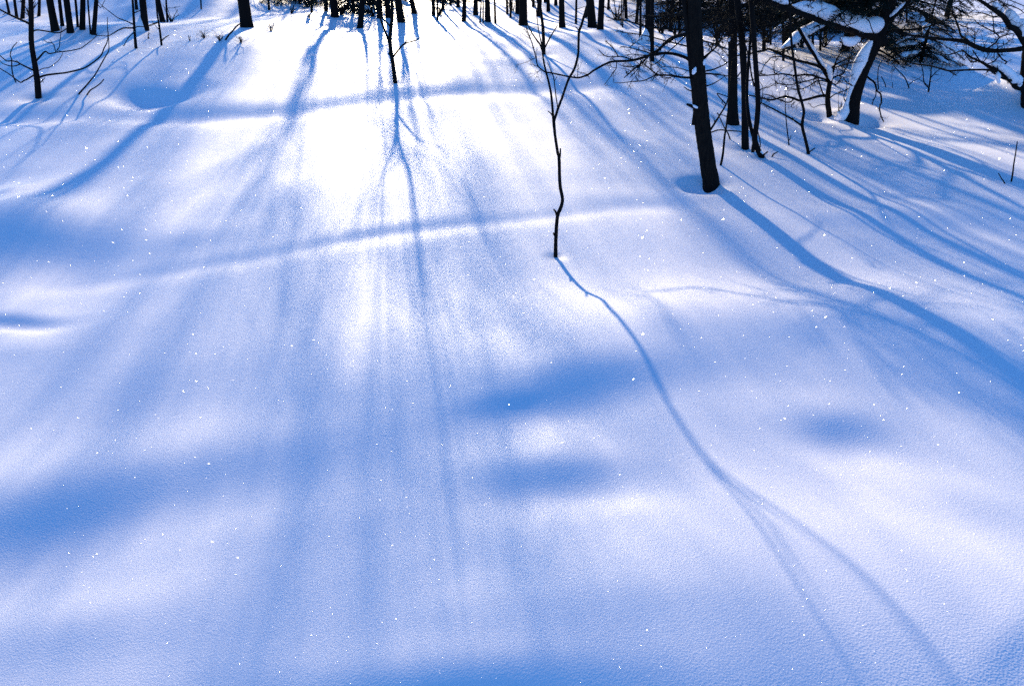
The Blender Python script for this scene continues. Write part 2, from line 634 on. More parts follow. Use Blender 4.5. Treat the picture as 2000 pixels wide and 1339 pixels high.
def forest_tree(px, py, w, topx, label, group, seed, height=None, stubs=0, snow=False):
    rng = random.Random(seed)
    g = ground(px, py)
    root = thing("tree", label, "tree", tuple(g), group)
    r0 = .5 * w * zc_of(g) / FPX
    tp = at_y(topx, min(0, py - 40), g[1])
    d = (tp - g); d = d / max(d[2], .2)
    d = np.clip(d, -.35, .35); d[2] = 1
    H = height or float(np.clip(27 * r0 * 2 + 3.0, 3.2, 11.5)) * rng.uniform(.9, 1.1)
    P, R = [], []
    z = -.2
    for k, zz in enumerate([-.2, 0, .12, .3, .6, 1.0, 1.6, 2.4, 3.4, 4.6, 6, 7.5, 9, 11]):
        t = zz / H
        if t > 1:
            break
        sway = .06 * math.sin(zz * .9 + seed)
        f = max(0, zz)
        ln = f if f < 2 else 2 + (f - 2) * .35
        P.append(Vector((d[0] * ln + sway * min(1, f * .4), d[1] * ln + sway * .5 * min(1, f * .4), zz)))
        fl = 1 + .22 * math.exp(-max(0, zz) / .10)
        fork = 1 - .72 * float(smooth(1.0, 2.4, zz))      # above the fork the limbs take over
        R.append(r0 * fl * fork * (1 - .8 * max(0, t)) + .004)
    mb = MB()
    mb.tube(P, R, 12 if w > 8 else 8, rng, .07)
    for _ in range(stubs):
        zz = rng.uniform(.25, 1.6)
        a = rng.uniform(0, 6.28)
        p = Vector((d[0] * zz, d[1] * zz, zz))
        v = Vector((math.cos(a), math.sin(a), rng.uniform(-.35, .5)))
        L = rng.uniform(.15, .7)
        e = p + v * L
        mb.tube([p, p + v * L * .5 + Vector((0, 0, rng.uniform(-.05, .05))), e], [r0 * .16 + .004, r0 * .11 + .003, .004], 4)
        for _2 in range(2):
            e2 = p + v * L * rng.uniform(.4, .9)
            mb.tube([e2, e2 + Vector((rng.gauss(0, .1), rng.gauss(0, .1), rng.gauss(.03, .1)))], [.005, .003], 3)
    if H > 5.5 and r0 > .04:                                # two side stems leave the trunk at chest height
        a = rng.uniform(0, 6.28)
        for sg in (0, 2.6):
            ca, sa = math.cos(a + sg), math.sin(a + sg)
            S = [Vector((d[0] * z + ca * q, d[1] * z + sa * q, z)) for z, q in ((1.1, 0), (1.8, .16), (2.8, .5), (4.2, .85), (6.0, 1.2))]
            mb.tube(S, [r0 * .34, r0 * .27, r0 * .22, r0 * .15, .01], 6)
    link("trunk", mb.mesh("trunk", [M_FAR]), root)
    if H > 5.5:
        c = link("crown", CROWNS[6 + seed % 2 if seed >= 300 else 4 + seed % 2 if 745 < px < 1330 else seed % 4], root)
        s = H / 10.2
        lx = d[0] * (2 + (.6 * H - 2) * .35)
        c.location = (lx * .8, d[1] * .8, 0)
        c.scale = (s * .9, s * .9, s)
        c.rotation_euler = (0, 0, rng.uniform(0, 6.28))
    if snow:
        mb = MB()
        mb.tube([(r0 * -1.6, -.06, -.06), (r0 * -.9, -.03, .10), (-r0 * .6, 0, .24)], [.12, .07, .02], 8)
        link("snow_cap", mb.mesh("snow_cap", [M_CAP]), root)
    return root


GB = "bare trunks along the back of the clearing"
FOREST = [
    # left clump
    (108, 60, 13, 97, "thick dark trunk with a stub, leftmost of the clump behind the far left sapling", 2),
    (122, 51, 6, 115, "slim leaning trunk between the two thick trunks of the left clump", 1),
    (138, 64, 11, 128, "thick leaning trunk in the middle of the left clump", 2),
    (152, 53, 4, 147, "thin stem squeezed behind the right half of the left clump", 0),
    (161, 58, 9, 163, "dark trunk second from the right in the left clump", 1),
    (183, 68, 7.5, 190, "rightmost trunk of the left clump, leaning right with a long side branch", 2),
    (177, 67, 2.5, 172, "very thin pole standing against the rightmost trunk of the left clump", 0),
    (33, 35, 5, 27, "slim trunk at the far left beyond the sapling with curving branches", 1),
    (44, 37, 6.5, 45, "slim dark trunk just left of the far left sapling's stem, farther back", 1),
    (18, 27, 4, 9, "thin leaning stem in the top left corner", 0),
    (76, 32, 5, 78, "slim trunk in the dark thicket just right of the far left sapling's stem", 4),
    # left of the big trunk
    (284, 60, 12, 280, "thick trunk with snow against its foot, behind the two small saplings on the left", 2),
    (318, 44, 8.5, 309, "dark trunk rising behind the smaller of the two left saplings", 2),
    (327, 44, 3, 324, "thin straight stem close beside the trunk behind the smaller left sapling", 1),
    (267, 19, 5, 262, "far trunk glimpsed between the left sapling and the thick trunk", 0),
    (393, 18, 2.2, 390, "tiny thin stem alone on bright snow far back left of the big dark trunk", 0),
    (482, 53, 22, 475, "biggest dark trunk on the left, alone, with a stick leaning at its foot", 1),
    (526, 20, 4, 523, "slender stem alone on bright snow to the right of the big dark trunk", 0),
    (609, 25, 4, 609, "slender stem at the right end of the low dark boughs", 2),
    (637, 22, 7, 636, "dim trunk half hidden left of the thick trunk on the mound", 2),
    (654, 34, 13, 650, "thick trunk on the crest of the mound left of the centre", 1),
    # centre
    (703, 55, 10, 707, "dark trunk standing nearest on the crest, left of the forked centre sapling", 0),
    (742, 36, 10, 740, "dark trunk directly behind the left fork of the centre sapling", 2),
    (759, 35, 10, 756, "dark trunk directly behind the right stem of the centre sapling", 1),
    (784, 44, 14, 778, "thick trunk just right of the forked centre sapling, casting a long shadow downhill", 1),
    (809, 27, 9, 802, "dark trunk on bright snow right of the thick trunk with the long shadow", 1),
    (847, 31, 6.5, 845, "dark trunk with snow caught at its fork right of centre", 3),
    (855, 40, 3.2, 853, "thin stem in front of the trunk with snow in its fork", 1),
    (865, 20, 5, 864, "far slim trunk behind the trunk with snow in its fork", 1),
    (880, 11, 4, 880, "far slim trunk, third from the right of the trunk with snow in its fork", 0),
    (895, 15, 6, 894, "far trunk with flared foot left of the ragged trunk", 0),
    (906, 42, 7.5, 908, "ragged trunk narrowing at its foot, in the row right of centre", 4),
    (929, 30, 8, 929, "straight dark trunk behind the pair of thin poles", 0),
    (937.5, 45, 2, 939, "left one of two thin poles beside a thick trunk", 0),
    (943.5, 45, 2, 943, "right one of two thin poles beside a thick trunk", 0),
    (953, 43, 10, 952, "thick straight trunk just right of two thin poles", 0),
    (967.5, 46, 3.2, 967, "thin straight stem right of the thick trunk with two poles", 1),
    (991, 28, 4, 990, "left one of two slim far stems in front of open bright snow", 1),
    (997, 35, 3.4, 998, "right one of two slim far stems in front of open bright snow", 0),
    (1011, 28, 8, 1010, "dark trunk half behind the thickest trunk of the row right of centre", 1),
    (1022, 50, 15, 1021, "thickest trunk of the row right of centre, left of the forked twigs", 3),
    (1052, 32, 8, 1055, "dark trunk half behind the straight young tree with side twigs", 0),
    (1071, 23, 6, 1071, "far trunk with flared foot right of the straight young tree", 1),
    (1042, 14, 5, 1042, "far trunk between the thickest trunk and the straight young tree", 0),
    (1098, 54, 11, 1097, "thick rough trunk between the straight young tree and the foreground fork", 1),
    (1125, 47, 3.8, 1125, "slim stem left of the twin trunks", 1),
    (1143, 35, 6, 1150, "leaning broken trunk touching the left side of the twin trunks", 0),
    (1157, 55, 16, 1152, "left one of the twin thick trunks that touch each other", 1),
    (1172, 58, 11, 1176, "right one of the twin thick trunks that touch each other", 1),
    (1188, 19, 4.5, 1191, "far slim trunk right of the twin thick trunks", 0),
    (1223, 36, 5.5, 1222, "far trunk with a slight fork at its foot right of the twin trunks", 1),
    (1213, 50, 1.8, 1214, "left one of two tiny stalks in front of the far forked trunk", 0),
    (1216, 54, 1.8, 1217, "right one of two tiny stalks in front of the far forked trunk", 0),
    (1243, 46, 5.5, 1246, "slim trunk second to the left of the thick trunk with a snow wedge", 1),
    (1250.5, 76, 4, 1252, "thin straight pole just left of the thick trunk with a snow wedge", 2),
    (1267, 81, 15, 1270, "thick trunk with a snow wedge on its left, behind the near trunk's twigs", 4),
    (1274, 120, 6.5, 1275, "narrow stem standing in front of the thick trunk with a snow wedge", 2),
    (1309, 62, 6.5, 1314, "slim trunk in the twig thicket left of the big near trunk", 3),
    (1302, 56, 3.5, 1303, "thin stem in the twig thicket left of the big near trunk", 3),
    (1326, 56, 4, 1327, "thin stem close to the left edge of the big near trunk, farther back", 3),
    # right
    (1541, 93, 20, 1541, "thick trunk ending in bright snow behind the twiggy shrub tree's left limbs", 3),
    (1530, 119, 3.5, 1531, "short thin stem just in front of the thick trunk behind the shrub tree", 1),
    (1492, 98, 6, 1494, "slim trunk far back between the two straight right trunks and the shrub tree", 2),
    (1505, 88, 3, 1507, "thin stem far back left of the thick trunk behind the shrub tree", 1),
    (1400, 90, 4, 1400, "thin stem far back just right of the big near trunk", 3),
    (1587, 100, 4, 1587, "thin stem far back below the snow laden limb", 2),
    (1602, 99, 3.2, 1603, "thin stem right of the snow dusted limb of the shrub tree, far back", 1),
    (1613, 88, 4, 1614, "thin stem under the dark boughs behind the leaning trunk", 2),
]
for k, (px, py, w, tx, lab, st) in enumerate(FOREST):
    forest_tree(px, py, w, tx, lab, GB, 100 + k, stubs=st * 2 if px > 560 else st, snow=lab.find("snow against") > 0 or lab.find("snow wedge on") > 0)

# the trees beyond, seen only as slivers between the others
rngf = random.Random(77)
for k in range(34):
    px = rngf.choice([rngf.uniform(560, 1000), rngf.uniform(860, 1330), rngf.uniform(0, 100), rngf.uniform(1330, 1640)])
    py = rngf.uniform(-14, 12)
    forest_tree(px, py, rngf.uniform(2.5, 6), px + rngf.uniform(-4, 4), "slim dark trunk at the very back, a sliver at the top edge",
                "distant trunks at the top edge", 300 + k, height=rngf.uniform(8, 12), stubs=2)


# unseen wood added beyond the top edge, its crowns soften sun and shadows
def added_shade_wood():
    rng = random.Random(91)
    mb = MB()
    for k in range(36):
        x, y = (rng.uniform(-24, 7) if k < 26 else rng.uniform(-14, -5) if k < 30 else rng.uniform(-14.5, -10)), rng.uniform(40, 60)
        if .1 < x + .149 * (y - 3) < 1.5:                # trees left out so the sun reaches the foreground
            continue
        z0 = gz(x, y)
        H = rng.uniform(11, 14)
        mb.tube([Vector((x, y, z0 - .3)), Vector((x + rng.gauss(0, .1), y, z0 + 4)), Vector((x + rng.gauss(0, .2), y, z0 + H))], [.17, .13, .02], 8)
        for _ in range(44):
            f = rng.random()
            rad = 2.1 * (1 - .75 * f) * rng.uniform(.2, 1)
            a = rng.uniform(0, 6.28)
            c = Vector((x + math.cos(a) * rad, y + math.sin(a) * rad, z0 + 4.5 + (H - 4.5) * f))
            mb.tube([Vector((x, y, c.z - .2)), c], [.02, .006], 3, cap=False)
            for _2 in range(12):
                q = c + Vector((rng.gauss(0, .3), rng.gauss(0, .3), rng.gauss(0, .15)))
                v = Vector((rng.gauss(0, 1), rng.gauss(0, 1), rng.gauss(0, .7))).normalized()
                w = v.orthogonal().normalized() * .035
                mb.face([q - w, q + w, q + v * .2], 1)
    o = link("added_shade_wood", mb.mesh("added_shade_wood", [M_FAR, M_NEEDLE]))
    o["kind"] = "stuff"
    o["label"] = "unseen wood added beyond the top edge to soften the sunlight on the snow"


added_shade_wood()

# ------------------------------------------------------------------ spruces with low boughs
def bough_mesh(seed, L=1.0):
    rng = random.Random(seed)
    mb = MB()
    P, q, v = [], Vector((0, 0, 0)), Vector((1, 0, .10))
    R = []
    for j in range(8):
        P.append(q.copy()); R.append(.016 * (1 - .8 * j / 7))
        q = q + v.normalized() * L / 7
        v = v + Vector((0, rng.gauss(0, .05), -.075))
    mb.tube(P, R, 5, mat=0)

    def needles(p, v, ln, wd):
        s = v.cross(Vector((rng.gauss(0, .3), rng.gauss(0, .3), 1)))
        s = s.normalized() if s.length > 1e-6 else Vector((0, 1, 0))
        k = max(4, int(ln / .022))
        for a in range(k):
            c = p + v * ln * (a + .4) / k
            for sg in (-1, 1):
                e = c + v * wd * .8 + s * sg * wd * rng.uniform(.6, 1.1) + Vector((0, 0, rng.uniform(-.5, .7) * wd))
                h = v * .006
                mb.face([c - h, c + h, e], 1)

    for j in range(1, 8):
        for sg in (-1, 1):
            for _ in range(2):
                f = (j - rng.random() * .6) / 7
                i = min(6, int(f * 7)); fr = f * 7 - i
                p = P[i] * (1 - fr) + P[i + 1] * fr
                ln = L * .46 * (1 - f * .75) * rng.uniform(.7, 1.15)
                v2 = Vector((.75, sg * rng.uniform(.6, 1.0), rng.uniform(-.35, .05))).normalized()
                e = p + v2 * ln + Vector((0, 0, -.12 * ln))
                mb.tube([p, e], [.005, .002], 3, mat=0, cap=False)
                needles(p, (e - p).normalized(), ln, .045)
    for j in range(3, 7):
        needles(P[j], (P[j + 1] - P[j]).normalized(), L / 7, .05)
    return mb.mesh("bough", [M_TWIG, M_NEEDLE], smooth_=False)


BOUGH = [bough_mesh(60 + k) for k in range(5)]


def snow_pad_mesh(seed):
    rng = random.Random(seed)
    mb = MB()
    P = [Vector((x, rng.gauss(0, .02), .05 + .10 * x - .26 * x * x)) for x in np.linspace(.15, .95, 9)]
    R = [(.10 - .05 * abs(2 * i / 8 - .9)) * rng.uniform(.7, 1.2) for i in range(9)]
    R[0] = R[-1] = .015
    mb.tube(P, R, 9)
    for q in mb.v:
        q.z = .045 + .10 * q.x - .26 * q.x * q.x + (q.z - (.05 + .10 * q.x - .26 * q.x * q.x)) * .55
    return mb.mesh("snow_pad", [M_CAP])


PADS = [snow_pad_mesh(80 + k) for k in range(3)]


def spruce(px, py, w, label, H, reach, z0, nb, seed, pads=.25, group="dark spruces in the forest"):
    rng = random.Random(seed)
    g = ground(px, py)
    root = thing("spruce_tree", label, "tree", tuple(g), group)
    r0 = .5 * w * zc_of(g) / FPX
    mb = MB()
    zs = np.linspace(-.2, H, 9)
    mb.tube([Vector((.03 * math.sin(z), .03 * math.cos(z * 1.3), z)) for z in zs], [max(.01, r0 * (1 - max(0, z) / H)) for z in zs], 8, rng, .05)
    link("trunk", mb.mesh("trunk", [M_FAR]), root)
    for k in range(nb):
        f = (k + rng.random() * .8) / nb
        z = z0 + (H - z0) * f ** 1.35
        L = reach * (1 - .9 * (z - z0) / (H - z0)) * rng.uniform(.75, 1.15)
        o = link("bough", BOUGH[rng.randrange(5)], root, (0, 0, z))
        o.rotation_euler = (rng.uniform(-.2, .2), rng.uniform(-.05, .35), k * 2.4 + rng.uniform(-.5, .5))
        o.scale = (L, L * .95, L)
        if rng.random() < pads and L > .4:
            link("snow_cap", PADS[rng.randrange(3)], o)
    return root


spruce(690, 24, 7, "dark bushy spruce behind the crest left of the centre sapling", 2.3, 1.2, .06, 46, 1, .05)
spruce(575, 3, 7, "spruce with dark low boughs at the top edge right of the big dark trunk", 2.3, 1.5, .10, 46, 2, .05)
spruce(868, 4, 6, "dark spruce at the top edge behind the trunk with snow in its fork", 2.3, 1.1, .06, 40, 3, .15)
spruce(740, 16, 6, "dark spruce behind the twin stems of the forked centre sapling", 2.3, 1.2, .06, 40, 13, .05)
spruce(1340, 40, 8, "dark spruce hidden behind the big near trunk", 2.3, 1.3, .10, 46, 4, .05)
spruce(1405, 36, 8, "dark spruce between the big near trunk and the straight right trunk", 2.3, 1.5, .10, 48, 5, 0)
spruce(1500, 44, 8, "dark spruce behind the straight trunks on the right", 2.3, 1.5, .12, 48, 6, 0)
spruce(1580, 48, 10, "dark spruce behind the snow laden limb", 2.3, 1.6, .16, 48, 7, .0)
spruce(1652, 101, 19, "dark spruce with a thick trunk close behind the leaning trunk", 3.4, 1.6, .32, 52, 8, .05)
spruce(1735, 60, 12, "dark spruce at the top right behind the leaning trunk's crown", 3.4, 1.6, .30, 48, 9, .2)
spruce(1850, 34, 12, "dark spruce at the top right above the bright gap", 3.0, 1.5, .55, 36, 10, .2)
spruce(1800, 122, 8, "low snow dusted young spruce right of the leaning trunk", 1.05, .62, .08, 40, 11, .85, None)
spruce(1255, 2, 6, "dark spruce at the top edge left of the big near trunk", 2.3, 1.2, .12, 36, 12, .05)

# ------------------------------------------------------------------ the young trees on the open slope
# forked sapling in the foreground
p = Plant("sapling", "thin forked leafless sapling standing alone in the open foreground snow", "sapling", 1085, 501, seed=3)
o, P, R = p.trunk([(1085, 501, 8), (1086, 458, 7.4), (1089, 422, 7), (1095, 406, 7), (1098.6, 389, 6.6), (1093.6, 360, 6.8), (1092, 310, 6.4),
                   (1089, 297, 6), (1084, 264, 5.6), (1081.5, 236, 6.6)], 9, 6, sides=10, rough=.06)
p.branch([(1081.5, 238, 5.5), (1090, 212, 5), (1098.6, 189, 4.8), (1110, 156, 4.8), (1122, 134, 5), (1129, 107, 4.6), (1130, 81, 4.8), (1131, 62, 5.2),
          (1136, 48, 5.2), (1140, 34, 5), (1145, 17, 5), (1149, 0, 4.6), (1158, -60, 4), (1160, -150, 2.5), (1170, -240, 1.4)], 5, 4, 0, -.12,
         subs=[([(1131, 61), (1127, 56), (1123.5, 52.5)], 2.6, 1.5, -.07, -.07), ([(1152, -30), (1175, -90), (1190, -170)], 2.6, 1, -.1, .1)])
p.branch([(1081, 237, 5), (1077, 189, 4.6), (1072, 162, 4.2), (1066, 139, 3.8), (1061, 114, 3.4), (1058, 88, 2.8), (1052, 60, 2), (1046, 10, 1.4)], 4, 1.5, 0, .10)
p.branch([(1086, 222, 3), (1089, 210, 2.4), (1086, 189, 2.2), (1082, 156, 2), (1078, 143, 1.8), (1069, 122, 1.2)], 3, 1.2, 0, .06,
         subs=[([(1083, 158), (1088, 150)], 1.4, 1, .03, .03), ([(1079, 145), (1072, 147)], 1.3, .8, .03, .05)])
p.branch([(1089, 212, 2.4), (1094, 197, 2.2), (1098.5, 191, 2.2)], 2.4, 2.2, 0, 0, name="twig")
p.branch([(1080.5, 230, 3), (1076, 222, 2.4), (1070, 217, 1.8)], 3, 2, 0, .03, name="twig")
p.branch([(1092.5, 312, 4), (1094.2, 302, 3.4), (1094.6, 290, 3)], 4, 3, 0, -.01, name="twig")
p.branch([(1087.5, 421, 4.5), (1085, 413, 4), (1081.5, 409, 3)], 4, 3, 0, -.02, name="twig")
p.branch([(1084, 460, 4.5), (1081, 455.5, 3.5)], 4.5, 3.5, 0, -.02, name="twig")

# centre sapling
p = Plant("sapling", "small forked bare sapling up the slope in the centre, with one shoot to the right", "sapling", 772, 162, seed=4)
p.trunk([(772, 162, 9), (769, 138, 8), (767, 122, 7.6), (763, 97, 7.4), (761.5, 75, 7), (764, 50, 6.6), (766, 30, 6.4), (765.5, 0, 6)], 9, 6, height=2.4, lean=(.0, .05), sides=9)
p.branch([(761.5, 90, 5), (757, 74, 4.6), (751.5, 60, 4.2), (743, 37, 4), (738, 22, 3.6), (732, 0, 3.2), (722, -70, 2.4), (716, -160, 1.2)], 5, 2, 0, .25)
p.branch([(762, 52, 4), (758, 47, 3.4), (747, 36, 2.6), (742, 30, 2)], 4, 2, 0, -.1)
p.branch([(768, 111, 4), (782.5, 92.5, 3.4), (790, 86, 3), (801, 82, 2.4), (811, 79.5, 2), (820, 73.5, 1.2), (828, 62, .9)], 4, 1, 0, -.25,
         subs=[([(788, 88), (792.5, 82), (796.5, 77)], 2.4, 1.4, -.12, -.05), ([(814, 77), (821, 74.5)], 1.2, .8, -.2, -.2)])
p.branch([(763, 108, 4.5), (759.5, 104, 4)], 4.5, 3.5, 0, -.03, name="twig")

# straight young tree behind the fork
p = Plant("sapling", "straight young tree with one thin branch on each side, behind the foreground fork", "sapling", 1062, 106, seed=5)
p.trunk([(1062, 106, 7.5), (1061.5, 75, 6.6), (1060, 50, 6), (1057.5, 31, 5.6), (1055, 15, 5.6), (1050, 0, 5.4)], 7, 5, height=3.0, lean=(-.05, .05), sides=9)
p.branch([(1060, 102, 3.6), (1055, 88, 3.2), (1048, 78, 3), (1043, 71, 2.6), (1037.5, 62, 2.4), (1031, 49, 2), (1029, 44, 1.4)], 3.6, 1.5, 0, -.2,
         subs=[([(1053, 85), (1049, 82)], 2, 1.4)])
p.branch([(1063, 96, 3.2), (1066, 90, 3), (1074, 75, 2.6), (1081, 62.5, 2.4), (1086, 55, 1.8), (1089, 49, 1.2)], 3, 1.2, 0, .25,
         subs=[([(1073, 76), (1072, 69)], 1.4, .9)])

# far left young tree with long curving branches
p = Plant("sapling", "young leafless tree with long low curving branches at the far left", "sapling", 75.6, 191, seed=6)
p.trunk([(75.6, 192, 12), (72.5, 156, 11), (67, 120, 10), (61.5, 84, 9.4), (61, 50, 9.4), (61, 25, 9), (60, 0, 9)], 11, 9, height=3.6, lean=(0, .05), sides=12)
p.branch([(77, 151, 4), (90, 147), (108, 144.6), (132, 141.6), (162, 134), (180, 123.6), (197, 109), (203, 95), (209, 83), (211, 71), (210, 52), (210, 34)], 4, 1.2, 0, -.6)
p.branch([(71, 119, 3.6), (81.6, 107), (87, 101.5), (91, 101.5), (93, 103.5), (98, 105), (110, 102.5), (135.6, 99.6), (156, 95), (168, 87.6), (185, 74), (190, 66)], 3.4, 1.2, 0, -.4,
         subs=[([(109, 102), (105.6, 89), (101, 84), (92, 83), (84, 77)], 2, 1, -.12, -.3), ([(111, 101), (112, 97), (116, 92), (117, 80), (119, 65), (120, 52)], 2, 1, -.14, -.1),
               ([(101, 84), (98.5, 77.5)], 1, .8, -.2, -.2), ([(168, 88), (163, 81.5)], 1, .8, -.3, -.3), ([(112, 97), (118, 100.5), (124, 101)], 1.2, 1, -.15, -.16)])
p.branch([(74, 139, 1.8), (84, 134), (96, 132), (105, 126), (115, 117.6), (121, 108), (122, 103)], 1.8, .9, 0, -.3)
p.branch([(64, 61, 3.2), (75, 59), (95, 62), (112, 64.5), (122, 61.5), (131, 55), (138, 46)], 3, 1.6, 0, .2)
p.branch([(66, 138, 3.6), (51.6, 131), (39.6, 125), (35, 122), (23, 119), (13, 119), (0, 109), (-20, 92)], 3.4, 1.8, 0, -.3,
         subs=[([(38.4, 126), (30, 129), (20, 129), (7, 125), (0, 119), (-12, 100)], 2.4, 1.2, -.1, -.4), ([(36, 122), (32, 118)], 1.5, 1)])
p.branch([(67.5, 146, 3), (53, 155), (46, 158), (42, 161), (38, 160), (32, 156), (18, 145), (0, 134), (-20, 122)], 2.8, 1.8, 0, -.4)
p.branch([(58, 48, 5), (52, 44), (37.5, 37.5), (19, 29), (0, 19), (-30, 0)], 5, 3, 0, .3, subs=[([(12, 25), (5, 30)], 1.6, 1)])
p.branch([(77.5, 163, 2), (84, 156.5), (88, 152)], 2, 1.2, 0, -.05, name="twig", subs=[([(82, 154), (85, 162)], 1.4, 1, -.03, -.05)])

# two small saplings
p = Plant("sapling", "taller of two small bare saplings on the left, with long thin side branches", "sapling", 265.6, 95, seed=7)
p.trunk([(265.6, 95, 6.4), (264, 75, 5.6), (262.5, 56, 5.2), (260.6, 25, 4.8), (259, 0, 4.4)], 6, 4.4, height=3.6, lean=(0, 0), sides=8)
p.branch([(261, 55, 3.2), (252, 55), (242, 55), (236, 57.5), (230, 60), (220, 66), (211, 70.5), (198, 70), (185, 69)], 3, 1.2, 0, -.3)
p.branch([(260, 48, 2.6), (250, 43), (240, 39), (230, 35), (215, 24), (199, 11), (190, 2)], 2.4, 1, 0, .3)
p.branch([(261, 64, 2), (256, 69), (251, 74), (246, 82), (242, 90)], 1.8, 1.4, 0, -.4, subs=[([(244, 87), (240, 90)], 1.5, 1.2)])
p.branch([(262, 26, 2.4), (268, 23), (274, 20), (284, 8)], 2.2, 1.2, 0, .3)
p.branch([(263.5, 54, 2.2), (272, 52), (283, 52), (300, 46), (310, 43)], 2, 1, 0, .2)
p = Plant("sapling", "shorter of two small bare saplings on the left, with a low forked shoot", "sapling", 315.6, 89, seed=8)
p.trunk([(315.6, 89, 4.6), (313, 66, 4.2), (310, 45, 3.8), (307.5, 31, 3.4), (305.6, 12, 3)], 4.4, 3, height=2.2, lean=(0, 0), sides=8)
p.branch([(316, 80, 2.6), (321, 75), (326, 71.5), (330, 69)], 2.4, 1.4, 0, -.1)
p.branch([(310, 44, 2.2), (302, 47), (292, 51), (282, 51)], 2, 1.2, 0, .2)
p.branch([(313, 60, 1.6), (305, 52), (296, 40)], 1.4, .9, 0, -.1)


def loose(name, label, cat, px, py, parts, group=None, seed=1, tw=0, tl=.1):
    q = Plant(name, label, cat, px, py, group, seed, sink=.04)
    mb = MB()
    for pts, w0, w1, dy in parts:
        P, R = path3(pts, q.Y, w0, w1, 0, dy)
        if abs(pts[0][0] - px) < 3 and abs(pts[0][1] - py) < 3:
            P[0] = P[0] - np.array([0, 0, .03])
        P, R = catmull(P, R, 4)
        mb.tube(P, R, 6, q.rng, .05)
        if tw:
            twiglets(mb, P, R, q.rng, tw, tl)
    me = mb.mesh(name, [M_TWIG], q.off)
    o = q.root
    loc, lab, ct = tuple(o.location), o["label"], o["category"]
    bpy.data.objects.remove(o)
    o = link(name, me, None, loc)
    o["label"], o["category"] = lab, ct
    if group:
        o["group"] = group
    return o


GS = "bare sticks poking out of the snow"
loose("stick", "long curved stick rising beside the oval hollow, left one of two", "stick", 148, 184,
      [([(148, 184), (168, 168), (178, 156), (187, 144), (204, 114), (212, 99.6), (212.5, 84), (211, 60)], 3.2, 1.2, -.15)], GS)
loose("stick", "short stick at the rim of the oval hollow, right one of two", "stick", 166, 185,
      [([(166, 185), (176, 177), (187, 170), (196, 163), (203, 155)], 2.8, 1.8, -.1)], GS)
loose("stick", "thin bow shaped stick crossing the low branches at the far left edge", "stick", 32.5, 161.5,
      [([(32.5, 161.5), (26, 149), (23, 132), (23, 116), (20, 110), (21.6, 99.6), (26, 91), (33.6, 83)], 2.4, 1.4, .1)], GS)
loose("stick", "stick leaning against the foot of the biggest left trunk", "stick", 437, 79,
      [([(437, 79), (446, 70), (455, 60), (462.5, 51), (470, 46)], 3.4, 2.4, .3)], GS)
loose("stick", "thin upright stick left of the slim crooked sapling, spur near its foot", "stick", 1543, 284,
      [([(1543, 284), (1537, 250), (1534, 213), (1533.5, 176)], 2.6, 1.2, .1), ([(1542, 274), (1545, 265)], 2, 1.2, 0.)], GS)
loose("stick", "small forked twig lying in the snow beside the curved trunk's foot", "twig", 1506, 307,
      [([(1506, 307), (1510, 302), (1515, 299), (1520, 296)], 3.2, 1.8, .02)], GS)
loose("stick", "short slanting stalk in the shade right of the leaning trunk", "stalk", 1733, 171,
      [([(1733, 171), (1727, 160), (1721, 149.6)], 2, 1.4, .1)], GS)
loose("stick", "tiny upright stalk in the shade right of the leaning trunk", "stalk", 1743, 172,
      [([(1743, 172), (1743, 166), (1742.5, 161)], 1.6, 1, 0.)], GS)
loose("stick", "bent stick slanting up from the shaded snow below the young spruce", "stick", 1778.5, 173,
      [([(1778.5, 173), (1769.4, 156), (1762, 146), (1754, 138), (1745, 128)], 2.8, 1.6, .1), ([(1775, 166), (1785, 158), (1796, 153), (1803, 144)], 1.8, .9, -.1)], GS)
loose("stick", "upright dead stalk at the right edge of the open snow", "stalk", 1976, 355,
      [([(1976, 355), (1978, 338), (1980, 321), (1984, 297), (1987, 275.6)], 3.4, 1.6, .05)], GS)
loose("stick", "low bowed twig in front of the upright stalk at the right edge", "twig", 1969, 359,
      [([(1969, 359), (1960, 354), (1957, 350), (1952, 342), (1950, 338)], 2.8, 1.6, .05), ([(1969, 359), (1985, 362), (2000, 363.6), (2030, 361)], 2.8, 2.2, -.02)], GS)
loose("stick", "bare forked seedling on the shaded slope at the right", "seedling", 1813.6, 180,
      [([(1813.6, 180), (1815.7, 163), (1818, 147), (1819, 132), (1822, 120)], 3.4, 1.6, .1), ([(1813, 171), (1805, 162), (1803, 142), (1801, 133), (1797, 122)], 2.2, 1.2, -.1),
       ([(1818, 152), (1828, 141), (1836.6, 135.5), (1848, 133)], 2, 1.1, .1), ([(1813, 168), (1803, 160), (1795, 155), (1780, 150)], 1.4, .8, .1)], GS, 3, 4, .12)
loose("stick", "stick crossing behind the thin leaning stick at the big near trunk", "stick", 1429, 273,
      [([(1429, 273), (1422, 261), (1415, 250), (1405, 228), (1401, 220)], 3, 1.4, .1)], GS)
loose("stick", "thin dead stem leaning right, just right of the big near trunk's foot", "stem", 1407, 323,
      [([(1407, 323), (1412, 300), (1415, 268), (1419, 243), (1422, 215), (1424, 190), (1430, 120)], 5, 2.2, .05),
       ([(1418, 204), (1410, 195), (1405, 190), (1401, 182.5), (1412, 186), (1424, 190)], 2.4, 1.6, .1)], GS)
GT = "tufts of dead twigs on the far snow"
